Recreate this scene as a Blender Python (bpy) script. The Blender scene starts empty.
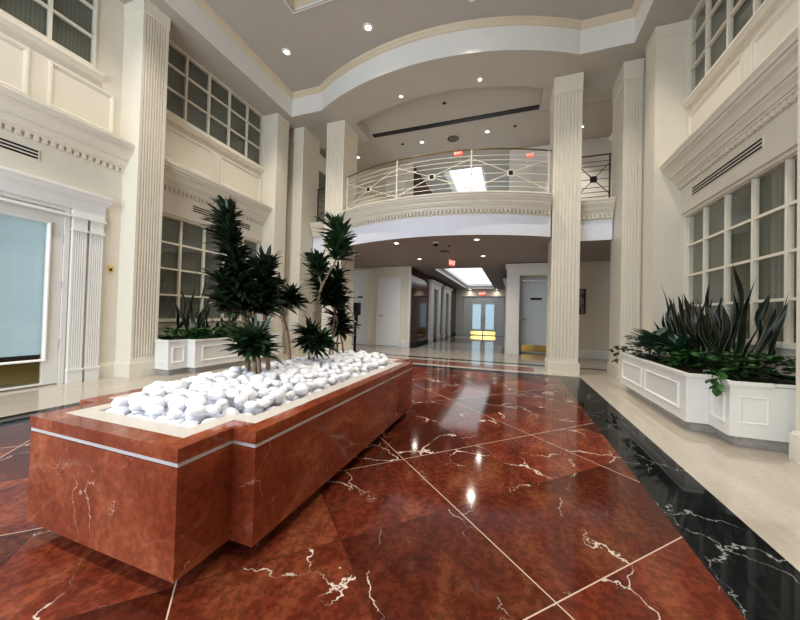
import bpy, math, random
from mathutils import Vector, Matrix, noise
from mathutils.geometry import tessellate_polygon
random.seed(7)
S = bpy.context.scene
COL = S.collection
R = math.radians

# ------------------------------------------------------------------ camera
cam_d = bpy.data.cameras.new('camera'); cam = bpy.data.objects.new('camera', cam_d); COL.objects.link(cam)
F_PX, YAW, PITCH, ROLL = 320.78, 0.33901952, 0.01550077, 0.0261185
cam_d.sensor_fit = 'HORIZONTAL'; cam_d.sensor_width = 36.0
cam_d.lens = F_PX / 800 * 36.0
cam_d.clip_start = 0.02; cam_d.clip_end = 200
fw = Vector((-math.sin(YAW)*math.cos(PITCH), math.cos(YAW)*math.cos(PITCH), math.sin(PITCH)))
rt = Vector((math.cos(YAW), math.sin(YAW), 0)); up = rt.cross(fw)
r2 = math.cos(ROLL)*rt + math.sin(ROLL)*up; u2 = -math.sin(ROLL)*rt + math.cos(ROLL)*up
mw = Matrix((r2, u2, -fw)).transposed().to_4x4(); mw.translation = Vector((0, 0, 1.1))
cam.matrix_world = mw
S.camera = cam

# ------------------------------------------------------------------ light
W = bpy.data.worlds.new('sky'); S.world = W; W.use_nodes = True
W.node_tree.nodes['Background'].inputs[0].default_value = (0.78, 0.89, 1.0, 1)
W.node_tree.nodes['Background'].inputs[1].default_value = 1.0
def area(name, loc, rot, sx, sy, power, color):
    d = bpy.data.lights.new(name, 'AREA'); d.shape = 'RECTANGLE'; d.size = sx; d.size_y = sy
    d.energy = power; d.color = color
    o = bpy.data.objects.new(name, d); o.location = loc; o.rotation_euler = rot; COL.objects.link(o); return o
area('daylight_through_entrance_glazing', (-3.2, -2.75, 2.6), (R(90), 0, 0), 4.4, 4.6, 330, (0.82, 0.91, 1.0))
SPOT_MAIN, SPOT_LOW, SPOT_UP = 56, 13, 32
S.view_settings.view_transform = 'Standard'; S.view_settings.look = 'None'
S.view_settings.gamma = 1.0; S.view_settings.use_curve_mapping = False
S.view_settings.exposure = 0.12

# ------------------------------------------------------------------ materials
def lin(r, g, b):
    f = lambda c: (c/255/12.92) if c/255 <= .04045 else ((c/255+.055)/1.055)**2.4
    return (f(r), f(g), f(b), 1)
def newmat(name):
    m = bpy.data.materials.new(name); m.use_nodes = True
    nt = m.node_tree; return m, nt, nt.nodes['Principled BSDF']
def N(nt, t, **kw):
    n = nt.nodes.new(t)
    for k, v in kw.items(): setattr(n, k, v)
    return n
def simple(name, col, rough=.5, metal=0., spec=.5, coat=0., var=0.05, scale=6., bump=0.):
    m, nt, b = newmat(name)
    tc = N(nt, 'ShaderNodeTexCoord'); nz = N(nt, 'ShaderNodeTexNoise'); nz.inputs['Scale'].default_value = scale; nz.inputs['Detail'].default_value = 4
    nt.links.new(tc.outputs['Object'], nz.inputs['Vector'])
    mp = N(nt, 'ShaderNodeMapRange'); mp.inputs[1].default_value = .3; mp.inputs[2].default_value = .7
    mp.inputs[3].default_value = 1-var; mp.inputs[4].default_value = 1+var
    nt.links.new(nz.outputs['Fac'], mp.inputs[0])
    mx = N(nt, 'ShaderNodeMix', data_type='RGBA', blend_type='MULTIPLY'); mx.inputs['Factor'].default_value = 1
    mx.inputs['A'].default_value = col
    nt.links.new(mp.outputs[0], mx.inputs['B']); nt.links.new(mx.outputs['Result'], b.inputs['Base Color'])
    b.inputs['Roughness'].default_value = rough; b.inputs['Metallic'].default_value = metal
    b.inputs['Specular IOR Level'].default_value = spec; b.inputs['Coat Weight'].default_value = coat
    b.inputs['Coat Roughness'].default_value = .05
    if bump:
        bp = N(nt, 'ShaderNodeBump'); bp.inputs['Strength'].default_value = bump; bp.inputs['Distance'].default_value = .01
        nt.links.new(nz.outputs['Fac'], bp.inputs['Height']); nt.links.new(bp.outputs[0], b.inputs['Normal'])
    return m
def emis(name, col, st):
    m, nt, b = newmat(name); b.inputs['Base Color'].default_value = col
    b.inputs['Emission Color'].default_value = col; b.inputs['Emission Strength'].default_value = st; return m

WALL = simple('cream_wall_paint', (.72, .665, .56, 1), .55, var=.02)
TRIM = simple('ivory_trim_paint', (.77, .72, .61, 1), .4, var=.015)
WHITE = simple('white_trim_paint', (.80, .79, .76, 1), .4, var=.015)
FASCIA = simple('white_fascia_paint', (.86, .88, .97, 1), .5, var=.01)
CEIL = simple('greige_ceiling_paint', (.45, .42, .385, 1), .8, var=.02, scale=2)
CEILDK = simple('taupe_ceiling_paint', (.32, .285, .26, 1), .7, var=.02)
TANB = simple('tan_crown_paint', (.66, .57, .42, 1), .5, var=.02)
BLACK = simple('black_plastic', (.010, .010, .011, 1), .5, spec=.25)
CHROME = simple('brushed_steel', (.65, .65, .65, 1), .25, 1.)
BRASS = simple('polished_brass', (.75, .52, .16, 1), .18, 1.)
RAILM = simple('champagne_painted_steel', (.78, .73, .62, 1), .35, .1)
BRONZE = simple('dark_bronze', (.06, .045, .03, 1), .35, .8)
DOORW = simple('pale_grey_door_paint', (.62, .66, .70, 1), .4, var=.01)
DOORL = simple('white_door_paint', (.78, .79, .79, 1), .4, var=.01)
DOORB = simple('warm_white_door_paint', (.74, .72, .68, 1), .4, var=.01)
GREYP = simple('stone_plinth', (.42, .39, .36, 1), .5, var=.15, scale=25)
PEB = simple('white_pebble', (.80, .81, .87, 1), .45, var=.03, scale=12)
SOIL = simple('dark_soil', (.02, .015, .01, 1), .9, var=.3, scale=30)
BARK = simple('pale_brown_bark', (.22, .15, .095, 1), .8, var=.35, scale=40, bump=.5)
BARKL = simple('light_grey_bark', (.34, .28, .19, 1), .8, var=.3, scale=40, bump=.5)
LEAFD = simple('dark_dracaena_leaf', (.010, .022, .010, 1), .3, var=.4, scale=15)
LEAFM = simple('green_dracaena_leaf', (.012, .034, .012, 1), .34, var=.4, scale=15)
LEAFP = simple('bright_pothos_leaf', (.018, .075, .012, 1), .38, var=.45, scale=14)
LEAFA = simple('silvery_aglaonema_leaf', (.022, .062, .035, 1), .4, var=.5, scale=22)
LEAFS = simple('snake_plant_leaf', (.004, .010, .005, 1), .38, var=.5, scale=14)
LEAFE = simple('snake_plant_yellow_edge', (.12, .13, .07, 1), .4, var=.2)
ELEV = simple('olive_brass_elevator_door', (.20, .15, .06, 1), .3, .7)
BRASSD = simple('dark_brass', (.20, .13, .05, 1), .3, .9)
BLIND, nt, b = newmat('grey_vertical_blind')
tc = N(nt, 'ShaderNodeTexCoord'); wv = N(nt, 'ShaderNodeTexWave', bands_direction='Y'); wv.inputs['Scale'].default_value = 7
wv.inputs['Distortion'].default_value = .3
cr = N(nt, 'ShaderNodeValToRGB'); cr.color_ramp.elements[0].color = (.12, .122, .10, 1); cr.color_ramp.elements[1].color = (.165, .168, .142, 1)
nt.links.new(tc.outputs['Object'], wv.inputs['Vector']); nt.links.new(wv.outputs['Fac'], cr.inputs[0]); nt.links.new(cr.outputs[0], b.inputs['Base Color'])
b.inputs['Roughness'].default_value = .7
def glassmat(name, tint, refl=1.0):
    m = bpy.data.materials.new(name); m.use_nodes = True; nt = m.node_tree; nt.nodes.clear()
    out = N(nt, 'ShaderNodeOutputMaterial'); mix = N(nt, 'ShaderNodeMixShader'); tr = N(nt, 'ShaderNodeBsdfTransparent'); gl = N(nt, 'ShaderNodeBsdfGlossy')
    fr = N(nt, 'ShaderNodeFresnel'); fr.inputs[0].default_value = 1.5
    tr.inputs[0].default_value = tint; gl.inputs['Roughness'].default_value = .02; gl.inputs[0].default_value = (refl, refl, refl, 1)
    gg = N(nt,'ShaderNodeNewGeometry'); iv = N(nt,'ShaderNodeMath',operation='SUBTRACT'); iv.inputs[0].default_value = 1; nt.links.new(gg.outputs['Backfacing'], iv.inputs[1]); ml = N(nt,'ShaderNodeMath',operation='MULTIPLY'); nt.links.new(fr.outputs[0], ml.inputs[0]); nt.links.new(iv.outputs[0], ml.inputs[1]); nt.links.new(ml.outputs[0], mix.inputs[0]); nt.links.new(tr.outputs[0], mix.inputs[1]); nt.links.new(gl.outputs[0], mix.inputs[2]); nt.links.new(mix.outputs[0], out.inputs[0])
    return m
GLASS = glassmat('window_glass', (.94, .95, .93, 1))
BULB = emis('downlight_lens', (1, .96, .88, 1), 8)
COVE = emis('coffer_light_panel', (.88, .97, 1, 1), 1.3)
SHADE = emis('painted_backlight_shade', (.38, .50, .58, 1), .42)  # glow put into the shade for light coming from behind it
DAYG = emis('painted_daylight_glass', (.50, .70, .82, 1), .6)  # panes glow themselves, standing in for daylight beyond
EXITM = emis('exit_sign_face', (.9, .10, .05, 1), .8)
EXITL = emis('exit_letters', (1, .75, .65, 1), 1.4)

def marble(name, base_dark, base_mid, base_light, vein, grid=False, vein_w=.012, vscale=1.6, rough=.06, streak=.6, rot=0., coat=.3, vein_amt=.8, spec=.4, fine=.8, vlo=.5):
    m, nt, b = newmat(name); L = nt.links.new
    geo = N(nt, 'ShaderNodeNewGeometry'); pos = geo.outputs['Position']
    vec = pos; tile_rnd = None; gmask = None
    if grid:
        sx = N(nt, 'ShaderNodeSeparateXYZ'); L(pos, sx.inputs[0])
        def lincomb(sign, off):
            a = N(nt, 'ShaderNodeMath', operation='ADD' if sign > 0 else 'SUBTRACT'); L(sx.outputs[0], a.inputs[0]); L(sx.outputs[1], a.inputs[1])
            c = N(nt, 'ShaderNodeMath', operation='SUBTRACT'); L(a.outputs[0], c.inputs[0]); c.inputs[1].default_value = off
            d = N(nt, 'ShaderNodeMath', operation='DIVIDE'); L(c.outputs[0], d.inputs[0]); d.inputs[1].default_value = .9475; return d.outputs[0]
        us = [lincomb(1, 1.58), lincomb(-1, -1.22)]
        fl, masks = [], []
        for uu in us:
            f = N(nt, 'ShaderNodeMath', operation='FLOOR'); L(uu, f.inputs[0]); fl.append(f.outputs[0])
            for per, wid in ((1., .0035), (2., .0042)):
                q = N(nt, 'ShaderNodeMath', operation='PINGPONG'); L(uu, q.inputs[0]); q.inputs[1].default_value = per/2
                lt = N(nt, 'ShaderNodeMath', operation='LESS_THAN'); L(q.outputs[0], lt.inputs[0]); lt.inputs[1].default_value = wid
                masks.append(lt.outputs[0])
        cb = N(nt, 'ShaderNodeCombineXYZ'); L(fl[0], cb.inputs[0]); L(fl[1], cb.inputs[1])
        wn = N(nt, 'ShaderNodeTexWhiteNoise'); L(cb.outputs[0], wn.inputs['Vector']); tile_rnd = wn
        sc = N(nt, 'ShaderNodeVectorMath', operation='SCALE'); L(wn.outputs['Color'], sc.inputs[0]); sc.inputs['Scale'].default_value = 9
        ad = N(nt, 'ShaderNodeVectorMath', operation='ADD'); L(pos, ad.inputs[0]); L(sc.outputs[0], ad.inputs[1]); vec = ad.outputs[0]
    # cloudy body, stretched along one diagonal
    mp = N(nt, 'ShaderNodeMapping'); L(vec, mp.inputs[0]); mp.inputs['Rotation'].default_value = (0, 0, R(rot)); mp.inputs['Scale'].default_value = (1, 1/ (1+2.2*streak), 1)
    n1 = N(nt, 'ShaderNodeTexNoise'); n1.inputs['Scale'].default_value = 3.2; n1.inputs['Detail'].default_value = 7; n1.inputs['Roughness'].default_value = .62; n1.inputs['Distortion'].default_value = .8; L(mp.outputs[0], n1.inputs[0])
    n2 = N(nt, 'ShaderNodeTexNoise'); n2.inputs['Scale'].default_value = 30; n2.inputs['Detail'].default_value = 6; n2.inputs['Roughness'].default_value = .6; L(vec, n2.inputs[0])
    r1 = N(nt, 'ShaderNodeValToRGB'); e = r1.color_ramp.elements
    e[0].position = .34; e[0].color = base_dark; e[1].position = .68; e[1].color = base_light
    k = r1.color_ramp.elements.new(.52); k.color = base_mid
    L(n1.outputs['Fac'], r1.inputs[0])
    r2 = N(nt, 'ShaderNodeValToRGB'); r2.color_ramp.elements[0].position = .47; r2.color_ramp.elements[0].color = (.62, .62, .62, 1); r2.color_ramp.elements[1].position = .54; r2.color_ramp.elements[1].color = (1.12, 1.12, 1.12, 1)
    L(n2.outputs['Fac'], r2.inputs[0])
    mx = N(nt, 'ShaderNodeMix', data_type='RGBA', blend_type='MULTIPLY'); mx.inputs['Factor'].default_value = fine
    L(r1.outputs[0], mx.inputs['A']); L(r2.outputs[0], mx.inputs['B']); col = mx.outputs['Result']
    if tile_rnd is not None:
        tr = N(nt, 'ShaderNodeMapRange'); L(tile_rnd.outputs['Value'], tr.inputs[0]); tr.inputs[3].default_value = .62; tr.inputs[4].default_value = 1.45
        m2 = N(nt, 'ShaderNodeMix', data_type='RGBA', blend_type='MULTIPLY'); m2.inputs['Factor'].default_value = 1; L(col, m2.inputs['A']); L(tr.outputs[0], m2.inputs['B']); col = m2.outputs['Result']
    # sparse crackle veins
    nd = N(nt, 'ShaderNodeTexNoise'); nd.inputs['Scale'].default_value = 1.7; nd.inputs['Detail'].default_value = 9; nd.inputs['Roughness'].default_value = .55; L(vec, nd.inputs[0])
    s2 = N(nt, 'ShaderNodeVectorMath', operation='SCALE'); L(nd.outputs['Color'], s2.inputs[0]); s2.inputs['Scale'].default_value = .8
    a2 = N(nt, 'ShaderNodeVectorMath', operation='ADD'); L(vec, a2.inputs[0]); L(s2.outputs[0], a2.inputs[1])
    vo = N(nt, 'ShaderNodeTexVoronoi', feature='DISTANCE_TO_EDGE'); vo.inputs['Scale'].default_value = vscale; L(a2.outputs[0], vo.inputs['Vector'])
    n3 = N(nt, 'ShaderNodeTexNoise'); n3.inputs['Scale'].default_value = 2.3; n3.inputs['Detail'].default_value = 3; L(vec, n3.inputs[0])
    wr = N(nt, 'ShaderNodeMapRange'); L(n3.outputs['Fac'], wr.inputs[0]); wr.inputs[1].default_value = vlo; wr.inputs[2].default_value = vlo+.2; wr.inputs[3].default_value = 0; wr.inputs[4].default_value = vein_w
    dv = N(nt, 'ShaderNodeMath', operation='SUBTRACT'); L(wr.outputs[0], dv.inputs[0]); L(vo.outputs['Distance'], dv.inputs[1])
    sm = N(nt, 'ShaderNodeMapRange'); L(dv.outputs[0], sm.inputs[0]); sm.inputs[1].default_value = 0; sm.inputs[2].default_value = vein_w*.5; sm.inputs[3].default_value = 0; sm.inputs[4].default_value = vein_amt
    m3 = N(nt, 'ShaderNodeMix', data_type='RGBA'); L(sm.outputs[0], m3.inputs['Factor']); L(col, m3.inputs['A']); m3.inputs['B'].default_value = vein; col = m3.outputs['Result']
    if grid:
        dm = N(nt, 'ShaderNodeMath', operation='MAXIMUM'); L(masks[0], dm.inputs[0]); L(masks[2], dm.inputs[1])
        m4 = N(nt, 'ShaderNodeMix', data_type='RGBA'); L(dm.outputs[0], m4.inputs['Factor']); L(col, m4.inputs['A']); m4.inputs['B'].default_value = (.05, .018, .008, 1); col = m4.outputs['Result']
        lm = N(nt, 'ShaderNodeMath', operation='MAXIMUM'); L(masks[1], lm.inputs[0]); L(masks[3], lm.inputs[1])
        m5 = N(nt, 'ShaderNodeMix', data_type='RGBA'); L(lm.outputs[0], m5.inputs['Factor']); L(col, m5.inputs['A']); m5.inputs['B'].default_value = (.55, .42, .32, 1); col = m5.outputs['Result']
    L(col, b.inputs['Base Color'])
    b.inputs['Roughness'].default_value = rough; b.inputs['Coat Weight'].default_value = coat; b.inputs['Coat Roughness'].default_value = .03; b.inputs['Specular IOR Level'].default_value = spec
    return m
REDF = marble('red_marble_tile', (.075, .013, .007, 1), (.120, .023, .011, 1), (.21, .062, .026, 1), (.72, .62, .52, 1), grid=True, vein_w=.012, vscale=1.5, vlo=.42, rough=.09, rot=45, coat=0, spec=.22, fine=.75)
REDP = marble('red_marble_slab', (.15, .027, .012, 1), (.225, .048, .020, 1), (.33, .095, .042, 1), (.68, .50, .40, 1), vein_w=.007, vscale=2.4, rough=.10, rot=30, coat=.1, vein_amt=.6, fine=.45, vlo=.47)
REDB = marble('rose_marble_band', (.20, .05, .03, 1), (.28, .085, .05, 1), (.34, .13, .08, 1), (.6, .45, .35, 1), vein_w=.006, rough=.06)
BLKF = marble('black_marble', (.006, .007, .008, 1), (.010, .011, .012, 1), (.022, .024, .026, 1), (.42, .45, .43, 1), vein_w=.006, vscale=1.5, rough=.05, vein_amt=.6, vlo=.40, rot=40, coat=0, spec=.12)
CRMF = marble('cream_marble', (.45, .40, .335, 1), (.49, .435, .365, 1), (.53, .475, .40, 1), (.60, .55, .48, 1), vein_w=.008, vscale=.9, rough=.08, streak=1.0, rot=0, vein_amt=.25, coat=0, fine=.12, spec=.6)
BEIGE = marble('beige_stone_rim', (.54, .50, .45, 1), (.56, .52, .47, 1), (.58, .54, .49, 1), (.62, .58, .53, 1), vein_w=.004, rough=.35, coat=0, fine=.1)
WOODR = marble('red_brown_veneer', (.035, .008, .004, 1), (.075, .018, .008, 1), (.13, .035, .014, 1), (.14, .04, .02, 1), vein_w=.004, rough=.06, rot=5, streak=1.5, coat=0, spec=.1)
STRIP = simple('white_metal_strip', (.58, .56, .57, 1), .3, .2)
CARPET = simple('olive_carpet', (.30, .21, .05, 1), .8, var=.25, scale=60)

# ------------------------------------------------------------------ mesh helpers
class MB:
    def __init__(s): s.v = []; s.f = []; s.sm = []
    def add(s, vs, fs, smooth=False):
        o = len(s.v); s.v += [tuple(v) for v in vs]; s.f += [tuple(i+o for i in f) for f in fs]; s.sm += [smooth]*len(fs); return s
    def box(s, x0, x1, y0, y1, z0, z1):
        if x0 > x1: x0, x1 = x1, x0
        if y0 > y1: y0, y1 = y1, y0
        if z0 > z1: z0, z1 = z1, z0
        return s.add([(x0,y0,z0),(x1,y0,z0),(x1,y1,z0),(x0,y1,z0),(x0,y0,z1),(x1,y0,z1),(x1,y1,z1),(x0,y1,z1)],
              [(0,3,2,1),(4,5,6,7),(0,1,5,4),(1,2,6,5),(2,3,7,6),(3,0,4,7)])
    def obox(s, P, u, n, a0, a1, z0, z1, d0, d1):   # along u, up z, out n
        P = Vector(P); u = Vector(u); n = Vector(n); z = Vector((0,0,1))
        vs = [P+u*a+n*d+z*h for h in (z0,z1) for a, d in ((a0,d0),(a1,d0),(a1,d1),(a0,d1))]
        return s.add(vs, [(0,3,2,1),(4,5,6,7),(0,1,5,4),(1,2,6,5),(2,3,7,6),(3,0,4,7)])
    def rframe(s, P, u, n, a0, a1, z0, z1, w, d):     # raised picture-frame moulding with bevelled section
        P = Vector(P); u = Vector(u); n = Vector(n); z = Vector((0,0,1)); rings = []
        for ins, dep in ((0,0),(w*.15,d),(w*.55,d),(w*.7,d*.5),(w,0)):
            rings.append([P+u*a+z*h+n*dep for a, h in ((a0+ins,z0+ins),(a1-ins,z0+ins),(a1-ins,z1-ins),(a0+ins,z1-ins))])
        vs = [v for r in rings for v in r]; fs = []
        for i in range(4):
            for k in range(4): a, b2 = i*4+k, i*4+(k+1)%4; fs.append((a, b2, b2+4, a+4))
        return s.add(vs, fs)
    def prism(s, poly, z0, z1, caps=True):
        n = len(poly); vs = [(x,y,z0) for x,y in poly]+[(x,y,z1) for x,y in poly]
        fs = [(i,(i+1)%n,(i+1)%n+n,i+n) for i in range(n)]
        if caps:
            for t in tessellate_polygon([[Vector((x,y,0)) for x,y in poly]]):
                fs.append(tuple(t)); fs.append(tuple(i+n for i in reversed(t)))
        return s.add(vs, fs)
    def flat(s, loops, z):                             # flat polygon with holes
        vs = [(x,y,z) for l in loops for x,y in l]
        return s.add(vs, [tuple(t) for t in tessellate_polygon([[Vector((x,y,0)) for x,y in l] for l in loops])])
    def sweep(s, prof, path, closed=False, smooth=False, endn=None):   # prof: (out, z); out = right-hand side of the path
        P = [Vector((p[0],p[1])) for p in path]; n = len(P); rows = []
        for i in range(n):
            a = P[(i-1)%n] if (closed or i) else None; c = P[(i+1)%n] if (closed or i < n-1) else None
            ds = []
            if a is not None: ds.append((P[i]-a).normalized())
            if c is not None: ds.append((c-P[i]).normalized())
            ns = [Vector((d.y,-d.x)) for d in ds]
            m = sum(ns, Vector((0,0)))
            m = m/ m.length_squared * len(ns) if len(ns) == 2 and m.length > .2 else ns[0]
            if len(ns) == 2 and (ns[0]+ns[1]).length > .2: m = (ns[0]+ns[1])/(1+ns[0].dot(ns[1]))
            if endn and not closed and i in (0, n-1): m = Vector(endn)
            rows.append([(P[i].x+m.x*o, P[i].y+m.y*o, z) for o, z in prof])
        k = len(prof); vs = [v for r in rows for v in r]; fs = []
        for i in range(n if closed else n-1):
            j = (i+1)%n
            for q in range(k-1): fs.append((i*k+q, j*k+q, j*k+q+1, i*k+q+1))
        if not closed:
            fs.append(tuple(range(k))); fs.append(tuple((n-1)*k+q for q in reversed(range(k))))
        return s.add(vs, fs, smooth)
    def tube(s, path, r, seg=8, caps=True):
        P = [Vector(p) for p in path]; n = len(P); rs = r if isinstance(r, (list,tuple)) else [r]*n
        vs = []; ref = Vector((0,0,1))
        for i in range(n):
            d = (P[min(i+1,n-1)]-P[max(i-1,0)]).normalized()
            rf = Vector((1,0,0)) if abs(d.z) > .9 else ref
            a = d.cross(rf).normalized(); b2 = d.cross(a).normalized()
            for k in range(seg):
                t = 2*math.pi*k/seg; vs.append(P[i]+(a*math.cos(t)+b2*math.sin(t))*rs[i])
        fs = [(i*seg+k, i*seg+(k+1)%seg, (i+1)*seg+(k+1)%seg, (i+1)*seg+k) for i in range(n-1) for k in range(seg)]
        s.add(vs, fs, True)
        if caps: s.add([vs[k] for k in range(seg)]+[vs[(n-1)*seg+k] for k in range(seg)], [tuple(range(seg)), tuple(seg+k for k in reversed(range(seg)))])
        return s
    def lathe(s, c, prof, seg=20):                     # prof (r, z) around vertical axis at c
        vs = [(c[0]+r*math.cos(2*math.pi*k/seg), c[1]+r*math.sin(2*math.pi*k/seg), c[2]+z) for r, z in prof for k in range(seg)]
        fs = [(i*seg+k, i*seg+(k+1)%seg, (i+1)*seg+(k+1)%seg, (i+1)*seg+k) for i in range(len(prof)-1) for k in range(seg)]
        s.add(vs, fs, True)
        n = len(prof)-1
        return s.add([vs[k] for k in range(seg)]+[vs[n*seg+k] for k in range(seg)], [tuple(range(seg)), tuple(seg+k for k in reversed(range(seg)))])
    def build(s, name, mat, parent=None, label=None, origin=None):
        me = bpy.data.meshes.new(name)
        if parent is not None:
            o0 = Vector(parent['_o']) if '_o' in parent else Vector((0,0,0))
        else:
            if origin is None:
                xs = [v[0] for v in s.v]; ys = [v[1] for v in s.v]; zs = [v[2] for v in s.v]
                origin = ((min(xs)+max(xs))/2, (min(ys)+max(ys))/2, min(zs))
            o0 = Vector(origin)
        me.from_pydata([tuple(Vector(v)-o0) for v in s.v], [], s.f)
        me.polygons.foreach_set('use_smooth', s.sm); me.update()
        import bmesh
        bm = bmesh.new(); bm.from_mesh(me); bmesh.ops.recalc_face_normals(bm, faces=bm.faces); bm.to_mesh(me); bm.free()
        me.materials.append(mat)
        o = bpy.data.objects.new(name, me); COL.objects.link(o)
        if parent is not None: o.parent = parent
        else: o.location = o0
        o['_o'] = tuple(o0); ALL.append(o)
        if label: o['label'] = label
        return o
ALL = []
def thing(name, label, cat, loc, group=None):
    o = bpy.data.objects.new(name, None); o.empty_display_size = .1; COL.objects.link(o); o.location = loc; o['_o'] = tuple(loc); ALL.append(o)
    return tag(o, label, cat, group)
def tag(o, label, cat, group=None):
    o['label'] = label; o['category'] = cat
    if group: o['group'] = group
    return o
def struct(o): o['kind'] = 'structure'; return o
def sempty(name, loc=(0,0,0)):
    o = bpy.data.objects.new(name, None); o.empty_display_size = .1; COL.objects.link(o); o.location = loc; o['_o'] = tuple(loc); ALL.append(o); o['kind'] = 'structure'; return o
def MBox(*a): return MB().box(*a)
CX = -1.73
def mir(x): return 2*CX-x
XL, XR = -6.12, 2.66          # window wall planes
PL, PR = -5.65, 2.19          # pier faces
ZC = 6.08                     # soffit height
ZL = 2.78                     # ceiling below the balcony
ZU, ZUC = 3.55, 6.35          # upper floor and upper ceiling

def arc(x0, x1, y_end, y_mid, n=40):
    h = (x1-x0)/2; sg = y_end-y_mid; Rr = (h*h+sg*sg)/(2*sg); cx = (x0+x1)/2; cy = y_mid+Rr; a = math.asin(h/Rr)
    return [(cx+Rr*math.sin(-a+2*a*i/n), cy-Rr*math.cos(-a+2*a*i/n)) for i in range(n+1)]

# ------------------------------------------------------------------ floor
RX0, RX1 = mir(.84), .84; BX0, BX1 = mir(1.23), 1.23
def fl(x0, x1, y0, y1, m, z=0.): struct(MBox(x0, x1, y0, y1, -.1, z).build('floor', m))
YF = -2.9
fl(RX0, RX1, -1.6, 6.62, REDF)
struct(MB().prism([(BX0,-2.0),(BX1,-2.0),(BX1,-1.6),(BX0,-1.6)], -.1, 0).prism([(BX0,-1.6),(RX0,-1.6),(RX0,6.62),(BX0,6.62)], -.1, 0)
    .prism([(RX1,-1.6),(BX1,-1.6),(BX1,6.62),(RX1,6.62)], -.1, 0).prism([(BX0,6.62),(BX1,6.62),(BX1,6.95),(BX0,6.95)], -.1, 0).build('floor', BLKF))
fl(-8.6, BX0, YF, 6.95, CRMF); fl(BX1, 2.95, YF, 6.95, CRMF); fl(BX0, BX1, YF, -2.0, CRMF)
fl(-8.6, 2.95, 6.95, 7.14, CRMF)
fl(-8.6, -3.9, 7.14, 7.76, CRMF); fl(-3.9, .44, 7.14, 7.76, REDB); fl(.44, 2.95, 7.14, 7.76, CRMF)
fl(-8.6, 2.95, 7.76, 8.1, CRMF); fl(-8.6, 2.95, 8.1, 8.34, BLKF); fl(-8.6, 2.95, 8.34, 10.42, CRMF)
fl(-8.6, -3.1, 10.42, 20.2, BLKF); fl(-.35, 2.95, 10.42, 20.2, BLKF)
yy = 10.42
for y1, m in ((11.1, CRMF), (11.25, BLKF), (13.4, CRMF), (13.6, BLKF), (16.2, REDB), (16.4, BLKF), (18.4, CRMF), (20.2, BLKF)):
    fl(-3.1, -.35, yy, y1, m); yy = y1

# ------------------------------------------------------------------ ceilings
rec = [(mir(1.96), -2.2), (mir(1.96), 6.69), (mir(1.09), 6.69)] + arc(mir(1.09), 1.09, 6.69, 5.98)[1:-1] + [(1.09, 6.69), (1.96, 6.69), (1.96, -2.2)]
pk = arc(mir(.52), .52, 7.45, 6.92)
YB = 8.3
outer = [(-6.9, YF), (3.1, YF), (3.1, YB), (.52, YB)] + pk[::-1] + [(mir(.52), YB), (-6.9, YB)]
struct(MB().flat([outer, rec], ZC).build('ceiling', CEIL))
struct(MB().prism([(3.1,YB),(.52,YB)]+pk[::-1]+[(mir(.52),YB),(-6.9,YB),(-6.9,YB+.02),(mir(.52)-.02,YB+.02),(mir(.52)-.02,7.46)]+[(x,y-.02) for x,y in pk]+[(.54,7.46),(.54,YB+.02),(3.1,YB+.02)], ZC, ZUC+.02, caps=False).build('ceiling', CEIL))
struct(MB().flat([[(-8.6,6.8),(2.95,6.8),(2.95,20.2),(-8.6,20.2)], [(-2.5,11.4),(-1.08,11.4),(-1.08,16.5),(-2.5,16.5)]], ZUC).build('ceiling', CEIL))
hole2 = [(-3.92,-1.2),(.46,-1.2),(.46,4.8),(-3.92,4.8)]
struct(MB().flat([[(-5.5,-2.3),(2.05,-2.3),(2.05,6.75),(-5.5,6.75)], hole2], 6.65).build('ceiling', CEIL))
struct(MB().flat([[(-4.1,-1.4),(.64,-1.4),(.64,5.0),(-4.1,5.0)]], 7.12).build('ceiling', CEIL))
struct(MB().sweep([(0,ZC),(0,6.56),(-.02,6.56),(-.02,6.66)], rec, closed=True).build('trim_1', WHITE))
struct(MB().sweep([(.0,6.54),(.02,6.545),(.03,6.57),(.055,6.60),(.06,6.625),(.08,6.65),(0,6.65)], [(x,y) for x,y in rec], closed=True).build('trim_2', TANB))
struct(MB().sweep([(.0,6.63),(-.03,6.63),(-.03,6.70),(0,6.72),(0,6.72)], hole2[::-1], closed=True).build('trim_3', WHITE))
struct(MB().sweep([(0,6.70),(0,7.0),(-.06,7.06),(-.06,7.12)], hole2[::-1], closed=True).build('trim_4', TANB))
# below the balcony and down the corridor
bal = arc(mir(.72), .72, 7.2, 6.57)
slab = [(-6.3, 7.72), (mir(.74), 7.72)] + bal + [(.74, 7.72), (2.9, 7.72), (2.9, 10.6), (-6.3, 10.6)]
cof = [(-2.68,11.2),(-1.03,11.2),(-1.03,19.6),(-2.68,19.6)]
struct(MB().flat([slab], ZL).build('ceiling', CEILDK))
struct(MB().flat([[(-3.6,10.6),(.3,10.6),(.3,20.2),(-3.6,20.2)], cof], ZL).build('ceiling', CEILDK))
def coffer(z, loop, n0, label, cm=None):
    t = thing('coffer_light', label, 'ceiling light', (CX, loop[0][1], z))
    l = loop
    MB().sweep([(0,z),(0,z+.03),(-.03,z+.05),(-.03,z+.12),(.12,z+.16),(.12,z+.30)], l[::-1], closed=True).build('cove_frame', WHITE, t)
    MB().flat([[(l[0][0]-.15,l[0][1]-.15),(l[1][0]+.15,l[1][1]-.15),(l[2][0]+.15,l[2][1]+.15),(l[3][0]-.15,l[3][1]+.15)]], z+.30).build('light_panel', cm or COVE, t)
coffer(ZL, cof, 5, 'long glowing white coffer in the corridor ceiling under the balcony')
coffer(ZUC, [(-2.5,11.4),(-1.08,11.4),(-1.08,16.5),(-2.5,16.5)], 7, 'bright white coffer in the upstairs ceiling seen through the balcony railing', emis('upper_coffer_panel', (.90, .96, 1, 1), 1.1))
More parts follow.
